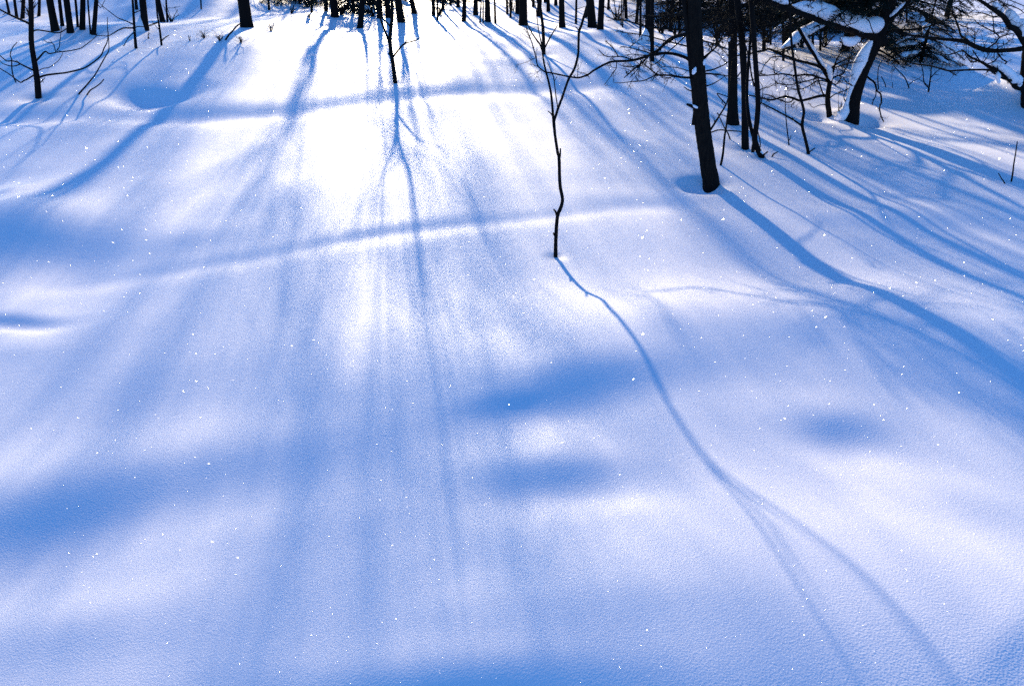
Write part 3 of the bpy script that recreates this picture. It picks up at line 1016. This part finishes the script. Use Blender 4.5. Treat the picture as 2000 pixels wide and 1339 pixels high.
for k, (px, py, lab) in enumerate([(399, 75, "tuft of dead twigs on bright snow, leftmost one before the biggest left trunk"),
                                   (429, 80, "tuft of dark twigs beside the stick leaning on the biggest left trunk"),
                                   (529, 61, "spiky tuft of thin twigs on the bank right of the biggest left trunk"),
                                   (471, 84, "low pair of curved stalks just below the biggest left trunk"),
                                   (334, 43, "bush of twigs right of the thin stem behind the shorter left sapling"),
                                   (606, 36, "few short stalks on the shaded top of the central mound"),
                                   (290, 76, "tiny stalk on bright snow below the thick left trunk"),
                                   (372, 80, "tiny pair of stalks on bright snow left of the dark twig tufts"),
                                   (570, 27, "small twig bush on bright snow below the dark boughs"),
                                   (1640, 231, "small twiggy seedling between the shrub tree and the leaning trunk")]):
    rr = random.Random(k + 11)
    s = 26 if k in (4, 9) else 15 if k in (2, 8) else 11
    parts = []
    for j in range(6 if k not in (6, 7) else 2):
        ex, ey = px + rr.uniform(-.6, .6) * s, py - rr.uniform(.5, 1.3) * s
        parts.append(([(px + rr.uniform(-2, 2), py), ((px + ex) / 2 + rr.uniform(-2, 2), (py + ey) / 2), (ex, ey)], 1.7, .9, rr.uniform(-.2, .2)))
    loose("twig_tuft", lab, "twigs", px, py, parts, GT, k, 2 if k not in (6, 7) else 0, .12)

GBR = "tangles of brush in the forest edge"
for k, (px, py, s, lab) in enumerate([(668, 30, 40, "tangle of dark brush right of the thick trunk on the mound"),
                                      (728, 33, 36, "tangle of dark brush between the crest trunk and the centre sapling"),
                                      (600, 14, 30, "low brush under the dark boughs right of the biggest left trunk"),
                                      (858, 30, 26, "brush round the trunk with snow caught at its fork"),
                                      (1000, 22, 24, "thin brush between the slim far stems right of centre"),
                                      (1205, 40, 30, "brush on bright snow right of the twin trunks"),
                                      (1292, 66, 60, "dense brush just left of the big near trunk, behind its twigs"),
                                      (1322, 70, 60, "dense brush touching the left edge of the big near trunk"),
                                      (1402, 76, 60, "dense brush just right of the big near trunk"),
                                      (1420, 70, 50, "brush against the left side of the straight thick trunk"),
                                      (1500, 84, 56, "brush between the curved trunk and the shrub tree's left limbs"),
                                      (1566, 92, 44, "brush behind the snow dusted limb of the shrub tree"),
                                      (1610, 92, 40, "brush under the snow laden limb"),
                                      (60, 36, 30, "brush beside the far left sapling's stem, at the forest edge")]):
    rr = random.Random(k + 71)
    parts = []
    for j in range(9 if s < 45 else 13):
        ex, ey = px + rr.uniform(-.75, .75) * s, py - rr.uniform(.4, 1.4) * s
        parts.append(([(px + rr.uniform(-4, 4), py), (px * .6 + ex * .4 + rr.uniform(-3, 3), (py + ey) / 2), (ex, ey)], 2.2, 1.1, rr.uniform(-.4, .4)))
    loose("brush", lab, "brush", px, py, parts, GBR, k, 5, .22)

# ------------------------------------------------------------------ the big near trunk on the right
p = Plant("tree", "big near dark trunk with many twiggy branches, its foot in a snow well", "tree", 1389, 363, seed=21, sink=.2)
to, TP, TR = p.trunk([(1389, 364, 33), (1384, 330, 31), (1379, 295, 30), (1374, 262, 30), (1370, 225, 30), (1366.5, 190, 30), (1364, 150, 29), (1362, 118, 27), (1360, 85, 26), (1358, 50, 26), (1356, 0, 26)],
                     31, 26, height=6.5, lean=(.02, .02), sides=26, rough=.035, n=8, mat=M_NEAR)
so, SPp, SR = p.trunk([(1361, 190, 10), (1355, 165, 12), (1350, 125, 12), (1345.5, 80, 11), (1341, 40, 10.5), (1336, 0, 10)], 12, 10, height=5.2, lean=(-.03, .03), dy=.02, sides=12, name="side_stem", n=5)
S3 = dict(tl=.14)
p.branch([(1364, 214, 8), (1352, 208, 7), (1342, 204, 4.5)], 8, 4, 0, -.1, name="branch_stub")
p.branch([(1357, 180, 3), (1345, 176), (1336, 170)], 3, 1.6, 0, -.06, name="twig")
p.branch([(1352, 152, 4.6), (1330, 151), (1310, 147.5), (1300, 147), (1285, 146), (1274, 139), (1257, 124), (1250, 116)], 4.4, 1.8, 0, -.5, tw=20, tl=.13,
         subs=[([(1285, 146), (1272, 151), (1260, 157), (1247, 159), (1236, 159.5), (1215, 162), (1200, 162)], 2.8, 1.2, -.35, -.6),
               ([(1320, 148), (1308, 152), (1300, 153), (1290, 151)], 2, 1.2, -.2, -.2), ([(1345, 139), (1325, 133), (1305, 131), (1292, 130), (1284, 122)], 1.8, 1, -.1, -.2)])
p.branch([(1352, 122, 7), (1343, 115), (1335, 111), (1319, 106), (1301, 104), (1284, 105.5), (1267, 109), (1254, 113), (1236, 118), (1218, 119.5), (1199, 120), (1185, 124),
          (1161, 137), (1150, 145), (1141, 149), (1128, 152), (1107, 149), (1078, 143), (1066, 141), (1059, 137), (1050, 128), (1046, 110), (1038, 81), (1029, 59), (1027, 48)],
         6.5, 1.6, 0, .55, tw=16, tl=.11,
         subs=[([(1236, 117), (1216, 111), (1205, 111), (1186, 111), (1176, 105), (1169, 97)], 2.6, 1.4, .25, .3), ([(1208, 111), (1203, 103), (1198, 95), (1190, 87), (1183, 79)], 2.2, 1.2, .27, .2),
               ([(1204, 121), (1203.5, 134), (1197, 142), (1193, 149), (1180, 166)], 2, 1.2, .3, .4), ([(1128, 152), (1128.5, 138), (1130, 124)], 1.4, 1, .36, .36),
               ([(1047, 113), (1036, 118), (1024, 123), (1007, 127.5)], 1.3, .7, .5, .6), ([(1056, 135), (1048, 143), (1032, 153)], .9, .6, .48, .55),
               ([(1203, 133), (1195, 131), (1190, 123)], 1.5, .9, .3, .3)])
p.branch([(1343, 66, 8), (1331, 69), (1319, 72), (1304, 80), (1290, 94), (1278, 103), (1266, 110), (1255, 122), (1240, 134), (1219, 152)], 8, 2, 0, .5, tw=20, tl=.16, sub=0,
         subs=[([(1270, 105), (1260, 101), (1248, 98), (1228, 93), (1212, 91.5)], 3, 1.4, .35, .5), ([(1229, 93), (1238, 86), (1250, 77)], 2, 1, .4, .3),
               ([(1262, 108), (1250, 108), (1238, 106), (1221, 108)], 2.4, 1.2, .35, .5), ([(1253, 118), (1248, 130), (1244, 137), (1230, 152)], 2.6, 1.4, .4, .5),
               ([(1252, 117), (1249, 132), (1247.5, 141), (1248, 153)], 2.4, 1.4, .4, .4), ([(1246, 128), (1230, 131), (1219, 130), (1208, 126)], 2, 1.1, .4, .5),
               ([(1318, 73), (1300, 86), (1285, 101), (1272, 112)], 4, 2, .1, .2), ([(1340, 69), (1325, 84), (1310, 97), (1295, 110), (1285, 122), (1274, 128)], 3, 1.4, .05, .2)])
p.branch([(1345, 20, 6), (1334, 22), (1311, 31), (1300, 20), (1287, 4)], 5, 2.5, 0, .7, tw=8, tl=.17, sub=0)
p.branch([(1345, 28, 5), (1311, 30), (1286, 32), (1270, 31), (1252, 31)], 4.5, 1.8, 0, .5, tw=9, tl=.17, sub=0)
p.branch([(1348, 60, 5), (1322, 58), (1296, 56), (1275, 54), (1257, 51), (1245, 47), (1233, 43.5), (1218, 39.5), (1210, 40), (1200, 38), (1184, 33)], 4.6, 1.6, 0, .6, tw=10, tl=.15, sub=0)
p.branch([(1347, 92, 3.5), (1320, 85), (1296, 79), (1270, 72), (1240, 66), (1222, 64), (1205, 60)], 3.2, 1.2, 0, .4, tw=10, tl=.14)
p.branch([(1376, 113, 6), (1382, 107, 5), (1389, 101), (1399, 92), (1404, 84), (1408, 75), (1413, 58), (1416, 40)], 4.6, 1.8, 0, -.4, tw=14, tl=.16,
         subs=[([(1389, 102), (1390, 94), (1393, 86), (1396, 78)], 2.2, 1.2, -.1, -.2)])
p.branch([(1372, 80, 3), (1386, 83), (1399, 87), (1411, 92), (1422, 96), (1440, 99)], 3, 1.6, 0, .3, tw=10, tl=.14)
p.branch([(1379, 139, 3.4), (1393, 136), (1405, 131), (1414, 127), (1422, 121), (1436, 112)], 3.2, 1.6, 0, .3, tw=4, tl=.08)
p.branch([(1379, 144, 3.6), (1390, 144.5), (1400, 146), (1411, 147), (1422, 149), (1445, 155)], 3.4, 1.8, 0, .3, tw=5, tl=.06)
p.branch([(1380, 168, 2.8), (1391, 164.5), (1402, 158.5), (1409, 154), (1415, 149.5)], 2.6, 1.2, 0, -.2)
p.branch([(1385, 256, 5), (1390, 250), (1397, 239), (1404, 228), (1412, 215), (1419, 202), (1423, 189)], 4.6, 2.4, 0, -.25, tw=3, tl=.07)
p.branch([(1386, 260, 3.4), (1392, 257.5), (1404, 254), (1422, 255), (1435, 256), (1448, 257)], 3, 2, 0, .3)
for k, (sx, sy, ex, ey) in enumerate([(1370, 22, 1425, 20), (1370, 32, 1430, 48), (1372, 40, 1420, 66), (1372, 55, 1436, 36)]):
    p.branch([(sx, sy, 4), ((sx + ex) / 2, (sy + ey) / 2 - 4), (ex, ey)], 3.6, 1.6, 0, p.rng.uniform(.2, .9), tw=9, tl=.18, sub=0)
p.snow([(1353, 146, 4), (1356, 139, 9), (1359, 131, 3)], -.10, -.09, to)
p.snow([(1375, 128, 3), (1376, 122, 6), (1377, 116, 3)], -.11, -.10, to)
p.snow([(1350, 205, 3), (1357, 208, 5), (1363, 211, 4)], -.06, -.05, to)

# straight trunks to its right
p = Plant("tree", "straight thick trunk right of the big near trunk, rearmost of the three", "tree", 1432, 243, seed=22)
p.trunk([(1432, 244, 24), (1431.5, 225, 21), (1431, 195, 19), (1431, 150, 18), (1431, 100, 17.5), (1431, 60, 17), (1432, 0, 18)], 22, 18, height=8, lean=(.03, .02), sides=18)
p.branch([(1440, 150, 3), (1443, 146), (1447, 140)], 3, 2, -.1, -.1, name="twig")
p.branch([(1424, 230, 3), (1415, 226), (1400, 222)], 2, 1.2, 0, 0, name="twig")
for k, (sx, sy, ex, ey) in enumerate([(1436, 60, 1470, 40), (1426, 45, 1395, 60), (1436, 15, 1480, 5), (1426, 10, 1385, 30), (1436, 90, 1480, 80)]):
    p.branch([(sx, sy, 4), ((sx + ex) / 2, (sy + ey) / 2 - 3), (ex, ey)], 3.6, 1.6, 0, p.rng.uniform(-.6, .6), tw=20, tl=.24, sub=2)
p.snow([(1423, 82, 2), (1425, 77, 5), (1427, 72, 2)], -.12, -.12)
p = Plant("tree", "slim straight trunk in front of and right of the straight thick trunk", "tree", 1455.5, 290, seed=23)
p.trunk([(1455.5, 291, 15), (1455, 262, 14), (1455, 220, 13.5), (1454.5, 180, 13), (1452.5, 130, 13), (1449.5, 80, 13), (1444.5, 40, 13), (1440, 0, 13)], 14, 13, height=7, lean=(0, .02), sides=16)
p.branch([(1461, 158, 2.6), (1470, 156), (1479, 151), (1490, 138)], 2.4, 1.5, 0, .2)
for k, (sx, sy, ex, ey) in enumerate([(1450, 60, 1490, 66), (1446, 30, 1500, 20), (1448, 75, 1420, 70)]):
    p.branch([(sx, sy, 4), ((sx + ex) / 2, (sy + ey) / 2 - 3), (ex, ey)], 3.6, 1.6, 0, p.rng.uniform(-.6, .6), tw=18, tl=.2, sub=2)
p = Plant("tree", "slim trunk with a curved foot and two stems, rightmost of the right hand group", "tree", 1487.6, 307, seed=24)
p.trunk([(1488.5, 309, 11), (1484, 300, 11), (1478, 287, 11), (1474, 272, 11), (1476, 255, 10), (1478.5, 235, 10), (1480.5, 202, 10), (1478.5, 161, 9.6), (1475.5, 120, 9.6), (1471.5, 62, 10), (1469, 25, 10), (1467, 0, 10)],
        10, 10, height=6, lean=(0, .02), sides=14, n=6)
p.trunk([(1473, 274, 7), (1469.5, 261, 7), (1464.6, 241, 7), (1461, 218, 6.5), (1459, 195, 6), (1459, 165, 6), (1462, 120, 5.5)], 7, 5.5, height=3.5, dy=.15, sides=10, name="side_stem", n=5)
p.branch([(1473, 169, 4), (1470.5, 158), (1467, 143), (1464.6, 121), (1461, 108), (1457, 90)], 3.6, 2, .05, .15)
p.branch([(1478.6, 255, 2.6), (1481, 261), (1483, 268), (1484.5, 277), (1485, 287)], 2.4, 2, 0, -.12)
p.branch([(1487, 303, 4), (1492, 302), (1496, 299), (1500, 296)], 3.6, 2.4, 0, -.02, name="twig")
p.branch([(1482, 202, 2.4), (1487, 201), (1490, 173), (1484, 160)], 2, 1, 0, .1)
p.branch([(1483, 177, 2), (1490, 173), (1502, 170), (1517, 160)], 2, 1, 0, .2, tw=5, tl=.1)
for k, (sx, sy, ex, ey) in enumerate([(1471, 60, 1520, 44), (1470, 30, 1525, 60), (1468, 10, 1510, -5)]):
    p.branch([(sx, sy, 4), ((sx + ex) / 2, (sy + ey) / 2 - 3), (ex, ey)], 3.6, 1.6, 0, p.rng.uniform(-.4, .7), tw=20, tl=.2, sub=2)
p.snow([(1480, 296, 3), (1486, 297, 6), (1490, 302, 4)], -.01, -.01)

# slim sapling right of the group
p = Plant("sapling", "slim crooked sapling with one long branch rising left, on the right slope", "sapling", 1579, 301, seed=25)
p.trunk([(1579, 302, 6.4), (1573, 272, 6), (1567, 247, 6), (1568.5, 230, 5.6), (1570, 217, 5.4), (1565, 196, 5.2), (1558, 170, 5), (1551, 122, 4.8), (1547, 94, 4.6), (1544, 57, 4.4), (1543, 28, 4.2), (1542, 0, 4)], 6, 4, height=3.6, lean=(0, .02), sides=9, n=5)
p.branch([(1566, 246, 4), (1553, 236.5), (1540, 229), (1525, 221), (1510, 213), (1498, 207), (1487, 201)], 3.8, 2.4, 0, -.3, tw=3, tl=.05)
p.branch([(1578, 299, 3.2), (1585, 294), (1592, 289)], 3, 2, 0, -.02, name="twig")

# ------------------------------------------------------------------ shrub tree
p = Plant("shrub_tree", "low twiggy shrub tree with tangled spurs, left of the leaning trunk", "tree", 1619, 227, seed=31)
p.trunk([(1620, 229, 11), (1616.5, 198, 10), (1618, 178, 9.5), (1621.5, 157, 9.5), (1624, 144, 8), (1629, 132, 5)], 10, 5, sides=12)
ob, BP, BR = p.branch([(1621, 158, 9), (1617, 150), (1611, 140), (1601.5, 124.6), (1592, 108), (1583.6, 96), (1575, 83), (1565, 65), (1556, 48), (1548, 38), (1538, 20), (1530, 0)], 9, 5, 0, .2, tw=12, tl=.14, sides=9)
p.snow([(1613, 134, 2), (1608, 126, 5), (1601.5, 115, 6), (1594.5, 103, 5), (1588, 92, 6), (1580.5, 81, 4), (1571, 66, 3), (1564, 55, 1.5)], -.02, .10, ob)
p.snow([(1617, 126, 4), (1620, 136, 11), (1622, 148, 9), (1623, 158, 4)], -.10, -.09)
p.branch([(1610, 136, 6), (1596, 128.5), (1583.6, 124.6), (1560, 119), (1548, 114), (1530, 108), (1512, 99.6), (1500, 96), (1492, 99.5), (1477, 102), (1460, 106), (1438, 109)], 5.6, 3, 0, -.2, tw=24, tl=.15, sub=1, sides=8,
         subs=[([(1555, 117), (1540, 116), (1530, 112), (1510, 111), (1500, 119), (1492, 129), (1484, 146)], 2.6, 1.3, -.1, -.3)])
p.branch([(1616, 190, 7), (1611, 187), (1595.6, 189), (1577.6, 194), (1562, 196.5), (1548, 191.6), (1533.5, 189), (1521.5, 191.6), (1509.6, 195), (1497, 194), (1484, 190.6), (1463, 186)], 6, 2.4, 0, -.5, tw=26, tl=.10, sub=1, sides=8,
         subs=[([(1550, 192), (1545, 199), (1537, 200), (1526, 196), (1516, 193), (1508, 188), (1500, 185.6), (1490, 184)], 3, 1.8, -.3, -.4), ([(1553, 199), (1547, 204), (1545, 210)], 2, 1.2, -.25, -.3)])
p.branch([(1618, 157, 4), (1600, 152), (1585, 147), (1571, 146), (1552, 148), (1534, 145), (1520, 145), (1502, 147), (1483, 148)], 3.8, 2.2, 0, -.4, tw=24, tl=.14, sub=1,
         subs=[([(1515, 145), (1512, 138), (1512.5, 121), (1517, 118)], 2, 1.2, -.3, -.35), ([(1515, 145), (1524, 138), (1528, 134)], 1.4, 1, -.3, -.3)])
p.branch([(1617, 158, 3.4), (1600, 152), (1582, 157), (1567, 160.5), (1542, 166), (1521.5, 163), (1514, 160)], 3, 1.4, 0, -.6, tw=26, tl=.13, sub=1)
p.branch([(1617, 160, 3), (1597, 158), (1580, 168), (1566, 174), (1552, 174), (1535, 170)], 2.6, 1.2, 0, -.7, tw=18, tl=.12)
p.branch([(1623, 157, 3.6), (1631, 150), (1646, 145), (1650, 137), (1654, 131), (1660, 116), (1664, 102)], 3.2, 1.5, 0, -.4, tw=22, tl=.13, sub=1)
p.branch([(1622, 134, 4), (1637, 123.5), (1648, 118), (1655, 114), (1666, 109)], 3.4, 1.8, 0, .3, tw=14, tl=.12)
p.branch([(1626, 134, 3), (1637, 130), (1649, 126), (1658, 123), (1672, 122)], 2.8, 1.6, 0, -.3, tw=14, tl=.12)
p.branch([(1629, 132, 4), (1632.6, 120), (1637, 112), (1641, 105.5), (1647, 98)], 3.4, 1.8, 0, .2, tw=12, tl=.12)
p.branch([(1619, 193, 2.8), (1628, 186), (1634, 183), (1643, 180), (1650, 177), (1660, 171)], 2.4, 1.2, 0, -.5, tw=8, tl=.08)
p.branch([(1613, 188, 4), (1607.5, 183), (1603, 171), (1599, 157), (1596, 148)], 3.2, 2, 0, -.2, tw=8, tl=.08)
p.branch([(1614, 206, 2), (1608, 204), (1597, 207), (1588, 210), (1580, 202)], 1.8, 1, 0, -.3)
p.branch([(1622, 160, 3), (1633, 165), (1645, 150), (1652, 160), (1664, 168)], 2.2, 1.2, 0, -.6, tw=14, tl=.12)

# ------------------------------------------------------------------ leaning snow-plastered trunk
p = Plant("tree", "leaning trunk plastered with snow on its left side, carrying a heavy snow laden limb", "tree", 1662, 236, seed=41, sink=.2)
to, TP, TR = p.trunk([(1661, 238, 32), (1664, 215, 28), (1667, 195, 27), (1673, 170, 27), (1685, 135, 27), (1697, 108, 27), (1711, 80, 27), (1724, 45, 25), (1735, 15, 24), (1742, -15, 23)],
                     30, 24, height=3.6, lean=(.15, .05), sides=22, rough=.04, n=6)
p.snow([(1630, 232, 10), (1641, 228, 22), (1650, 217, 18), (1653, 203, 9), (1657, 188, 7), (1662, 172, 9), (1669, 150, 16), (1675, 132, 22), (1683, 115, 24), (1691, 98, 18), (1702, 80, 8), (1707, 72, 4)], -.03, -.06, to, lump=.05)
ob, BP, BR = p.branch([(1728, 82, 18), (1715, 76), (1700, 70), (1680, 64), (1660, 58), (1640, 51), (1620, 45), (1600, 39), (1580, 32), (1560, 25), (1540, 18), (1520, 11), (1500, 4), (1475, -5)], 17, 8, 0, -.5, tw=10, tl=.16, sides=12)
p.snow([(1727, 58, 10), (1718, 50, 34), (1704, 50, 32), (1694, 52, 30), (1684, 50, 34), (1668, 45, 32), (1656, 42, 30), (1648, 37, 33), (1636, 36, 26), (1624, 28, 30), (1610, 24, 32), (1596, 18, 32), (1584, 16, 24), (1572, 14, 22), (1558, 12, 18), (1548, 10, 8)],
       .0, -.36, ob, lump=.05)
p.snow([(1545, 6, 4), (1532, 2, 16), (1520, -1, 18), (1508, -4, 8)], -.38, -.42, ob)
for k, pts in enumerate([[(1690, 66), (1672, 58), (1655, 50), (1640, 33), (1628, 28)], [(1650, 53), (1660, 47), (1672, 44), (1676, 33)], [(1610, 41), (1601, 36), (1598, 24), (1616, 16)],
                         [(1585, 33), (1592, 20), (1583, 12), (1590, 2)], [(1640, 50), (1626, 45), (1625, 38), (1634, 35)], [(1560, 24), (1575, 20), (1580, 12), (1584, 2)], [(1710, 74), (1702, 55), (1697, 40), (1690, 36)]]):
    p.branch([(q[0], q[1]) for q in pts], 2.2, 1.1, -.25, -.45, tw=4, tl=.07, parent=ob, name="twig")
p.branch([(1700, 70, 5), (1680, 78), (1668, 84), (1655, 86), (1640, 82)], 5, 3, -.02, -.3, tw=8, tl=.12)
p.snow([(1680, 76, 6), (1672, 79, 15), (1662, 82, 18), (1652, 80, 15), (1644, 74, 8)], -.12, -.3, lump=.04)
ob2, _, _ = p.branch([(1720, 66, 11), (1733, 45), (1750, 29), (1769, 11), (1780, -5), (1800, -40)], 10, 6, 0, -.2, tw=8, tl=.15, sides=10)
p.snow([(1732, 38, 4), (1740, 32, 8), (1749, 24, 9), (1760, 13, 8), (1770, 5, 5)], -.03, -.12, ob2)
p.branch([(1718, 80, 5), (1739, 61), (1761, 59), (1778, 58.5), (1794, 56.5), (1816, 51.5), (1838, 43), (1859, 34), (1880, 28)], 4.6, 1.8, 0, -.4, tw=34, tl=.2, sub=1)
p.branch([(1712, 95, 5), (1728, 104), (1740, 112), (1748, 116), (1758, 126)], 4, 1.5, 0, -.3, tw=20, tl=.16, sub=1)
p.branch([(1708, 105, 4), (1720, 108), (1735, 116.6), (1748, 120.5), (1758, 127)], 3.2, 1.3, 0, .2, tw=20, tl=.15)
p.branch([(1692, 149, 4.4), (1701, 156), (1708.5, 162.5), (1713, 177.6), (1720, 184), (1721.5, 199), (1718, 210.5), (1721, 227), (1726, 238)], 4, 2.2, 0, -.3, tw=12, tl=.06,
         subs=[([(1711, 176), (1710, 188), (1704.7, 199), (1705, 204)], 2.4, 1.4, -.15, -.2), ([(1716, 175), (1714.5, 153), (1716, 131), (1722.5, 119)], 2.4, 1.4, -.1, -.1)])
p.branch([(1771, 44, 4), (1770.5, 20), (1770, -10)], 4, 3, -.2, -.3)
p.branch([(1655, 205, 3), (1648, 190), (1652, 175)], 2, 1, 0, -.2, tw=4, tl=.05, name="twig")

for k in range(52):
    t = .84 + .15 * (k / 52)
    i = min(int(t * (len(TP) - 1)), len(TP) - 2)
    q = TP[i]
    L = p.rng.uniform(.6, 1.1)
    o = link("bough", BOUGH[k % 5], p.root, tuple(np.array(q) - p.g))
    o.rotation_euler = (p.rng.uniform(-.2, .2), p.rng.uniform(-.35, .25), math.pi + p.rng.gauss(0, 1.1))
    o.scale = (L, L, L)

top = np.array(TP[-1])
for k in range(64):
    q = top - p.g + np.array([.15 * (k / 64), .05, 0])
    q[2] = 2.05 + 1.5 * k / 64
    L = p.rng.uniform(1.2, 1.9) * (1 - .35 * k / 64)
    o = link("bough", BOUGH[k % 5], p.root, tuple(q))
    o.rotation_euler = (p.rng.uniform(-.2, .2), p.rng.uniform(-.25, .15), k * 2.4 + p.rng.uniform(-.4, .4))
    o.scale = (L, L, L)

# ------------------------------------------------------------------ tree at the right edge with long limbs
p = Plant("tree", "tree at the right edge with snow pillowed limbs, standing in a drift", "tree", 2014, 206, seed=51, sink=.25)
to, TP, TR = p.trunk([(2016, 208, 40), (2013, 180, 34), (2011, 150, 32), (2013, 110, 30), (2016, 80, 29), (2020, 40, 28), (2024, 0, 27)], 36, 27, height=5.5, lean=(0, .02), sides=20, rough=.05)
p.branch([(2012, 92, 12), (1997, 95, 10), (1980, 97.5, 9), (1965, 98.5, 8), (1950, 99.5, 8), (1935, 99, 9), (1922, 97, 9), (1905, 91, 9), (1893, 85, 8), (1884, 81, 8), (1870, 79, 7), (1850, 77.5, 6), (1820, 74.5, 5), (1790, 71, 4.4), (1760, 66, 3.4), (1745, 62, 2.4)],
         9, 3, 0, -.6, tw=46, tl=.17, sub=1, sides=9,
         subs=[([(1925, 97), (1936, 90), (1944, 84), (1952, 74), (1964, 69), (1979, 65.5)], 3.4, 2, -.25, -.3), ([(1896, 86), (1887, 77), (1877, 70), (1873, 56), (1867, 40), (1863, 30), (1858, 20)], 5, 2.6, -.3, -.2),
               ([(1952, 74), (1950, 70), (1943, 64), (1928, 56), (1918, 51), (1909, 45), (1902, 38)], 2.8, 1.4, -.3, -.4), ([(1941, 62), (1940, 52), (1940.5, 45), (1938.5, 33), (1935, 22)], 2.2, 1.3, -.3, -.35),
               ([(1946, 64), (1955, 64), (1965, 58), (1970, 56)], 2, 1.3, -.3, -.3), ([(1903, 90), (1904, 72), (1904, 62)], 2, 1.2, -.3, -.3), ([(1876, 50), (1884, 52), (1895, 57), (1906, 64)], 2.2, 1.2, -.3, -.4),
               ([(1865, 78), (1855, 70), (1840, 62), (1828, 56)], 2.4, 1.3, -.4, -.5), ([(1950, 100), (1948, 90), (1947, 84), (1950, 74)], 1.8, 1, -.2, -.2), ([(1947, 95), (1965, 85), (1980, 75)], 1.8, 1, -.2, 0)])
ob, _, _ = p.branch([(2016, 92, 16), (2003, 84, 14), (1992, 68, 12), (1983, 57, 11), (1972, 52, 10), (1964, 38, 10), (1955, 29, 9), (1945, 22, 8), (1933, 14, 7), (1920, 5, 6), (1900, -6, 5), (1880, -15, 4)], 14, 5, -.02, -.6, tw=26, tl=.2, sub=1, sides=10,
                    subs=[([(1958, 30), (1940, 33), (1924, 27), (1905, 24.5)], 3, 1.6, -.4, -.6), ([(1940, 18), (1965, 10), (1990, 18), (2000, 26)], 2.4, 1.6, -.4, -.2), ([(1928, 8), (1960, -2), (2000, 12)], 2.4, 1.6, -.5, -.2)])
p.snow([(1964, 28, 5), (1968, 26, 15), (1973, 32, 22), (1978, 41, 24), (1984, 50, 18), (1990, 58, 10), (1995, 66, 4)], -.16, -.08, ob, lump=.05)
p.snow([(1937, 6, 4), (1943, 10, 11), (1949, 15, 13), (1955, 20, 10), (1959, 26, 5)], -.4, -.28, ob)
p.snow([(1985, 40, 6), (1993, 47, 22), (2000, 60, 26), (2006, 72, 14)], -.14, -.1, ob)
ob, _, _ = p.branch([(2006, 176, 13), (1995, 172, 12), (1984, 169, 11), (1976, 159, 10), (1965, 149, 9), (1952, 141, 8), (1938, 134, 7.5), (1928.6, 128.5, 6), (1918, 122, 5), (1910, 118.5, 4), (1894, 110.5, 3.4), (1883.6, 101, 2.6), (1878, 97, 2)],
                    11, 3, -.06, -.5, tw=26, tl=.14, sub=1, sides=9,
                    subs=[([(1976, 158), (1971.5, 156.5), (1957, 152), (1940, 142), (1935, 138), (1925.5, 136.6), (1900, 136.6), (1873, 137.6), (1855, 138.7), (1842, 135.5), (1826, 131), (1810.5, 128), (1792, 126), (1773, 120.5), (1760.5, 114), (1753, 107)], 4.6, 2.4, -.2, -.9),
                          ([(1854, 139), (1863, 145), (1868, 148)], 2.4, 1.2, -.6, -.6), ([(1910, 119), (1898, 122), (1892, 116), (1884, 106)], 2.6, 1.4, -.4, -.5), ([(1924, 126), (1938, 122), (1950, 112), (1956, 106)], 2.4, 1.2, -.3, -.3),
                          ([(1915, 120), (1906, 108), (1900, 98)], 2.4, 1.6, -.4, -.3), ([(1920, 122), (1930, 108), (1922, 98)], 2, 1.2, -.4, -.3), ([(1948, 104), (1958, 116), (1966, 121), (1962, 128)], 3, 1.6, -.1, -.2), ([(1880, 100), (1872, 101), (1860, 106), (1845, 107), (1832, 102)], 2.6, 1.5, -.5, -.7)])
p.snow([(1990, 160, 6), (1982, 156, 15), (1974, 146, 17), (1964, 137, 16), (1954, 130, 14), (1943, 125, 10), (1934, 124, 4)], -.16, -.3, ob, lump=.05)
p.snow([(1949, 140, 4), (1949, 148, 10), (1950, 157, 8), (1952, 164, 4)], -.34, -.36, ob)
p.snow([(1990, 146, 5), (1991, 155, 13), (1992, 164, 9), (1992, 170, 4)], -.2, -.18, to)


# ------------------------------------------------------------------ frost crystals glittering on the surface
def frost():
    rng = np.random.RandomState(9)
    N = 26000
    r = np.exp(rng.uniform(math.log(1.1), math.log(16), N))
    a = rng.uniform(math.radians(-36), math.radians(36), N)
    x, y = r * np.sin(a), r * np.cos(a)
    s = r * .00021 * np.exp(rng.normal(0, .7, N))
    z = height(x, y) + s * .25 + .001
    vd = np.stack([-x, -y, 1.6 - z], 1)
    vd /= np.linalg.norm(vd, axis=1)[:, None]
    hv = vd + np.array(SUN)
    tn = rng.normal(0, .12, (N, 2)) + .85 * hv[:, :2] / hv[:, 2:]
    nrm = np.stack([tn[:, 0], tn[:, 1], np.ones(N)], 1)
    nrm /= np.linalg.norm(nrm, axis=1)[:, None]
    u = np.cross(nrm, np.array([0.3, 1, 0])); u /= np.linalg.norm(u, axis=1)[:, None]
    w = np.cross(nrm, u)
    ph = rng.uniform(0, 6.28, N)
    V = np.zeros((N, 6, 3))
    for k in range(6):
        an = ph + k * math.pi / 3
        V[:, k] = np.stack([x, y, z], 1) + (u * np.cos(an)[:, None] + w * np.sin(an)[:, None]) * s[:, None]
    me = bpy.data.meshes.new("frost_crystals")
    me.from_pydata(V.reshape(-1, 3).tolist(), [], (np.arange(N * 6).reshape(N, 6)).tolist())
    me.materials.append(M_ICE)
    me.update()
    o = link("frost_crystals", me)
    o["kind"] = "stuff"
    o["label"] = "glittering frost crystals scattered over the snow surface"


frost()
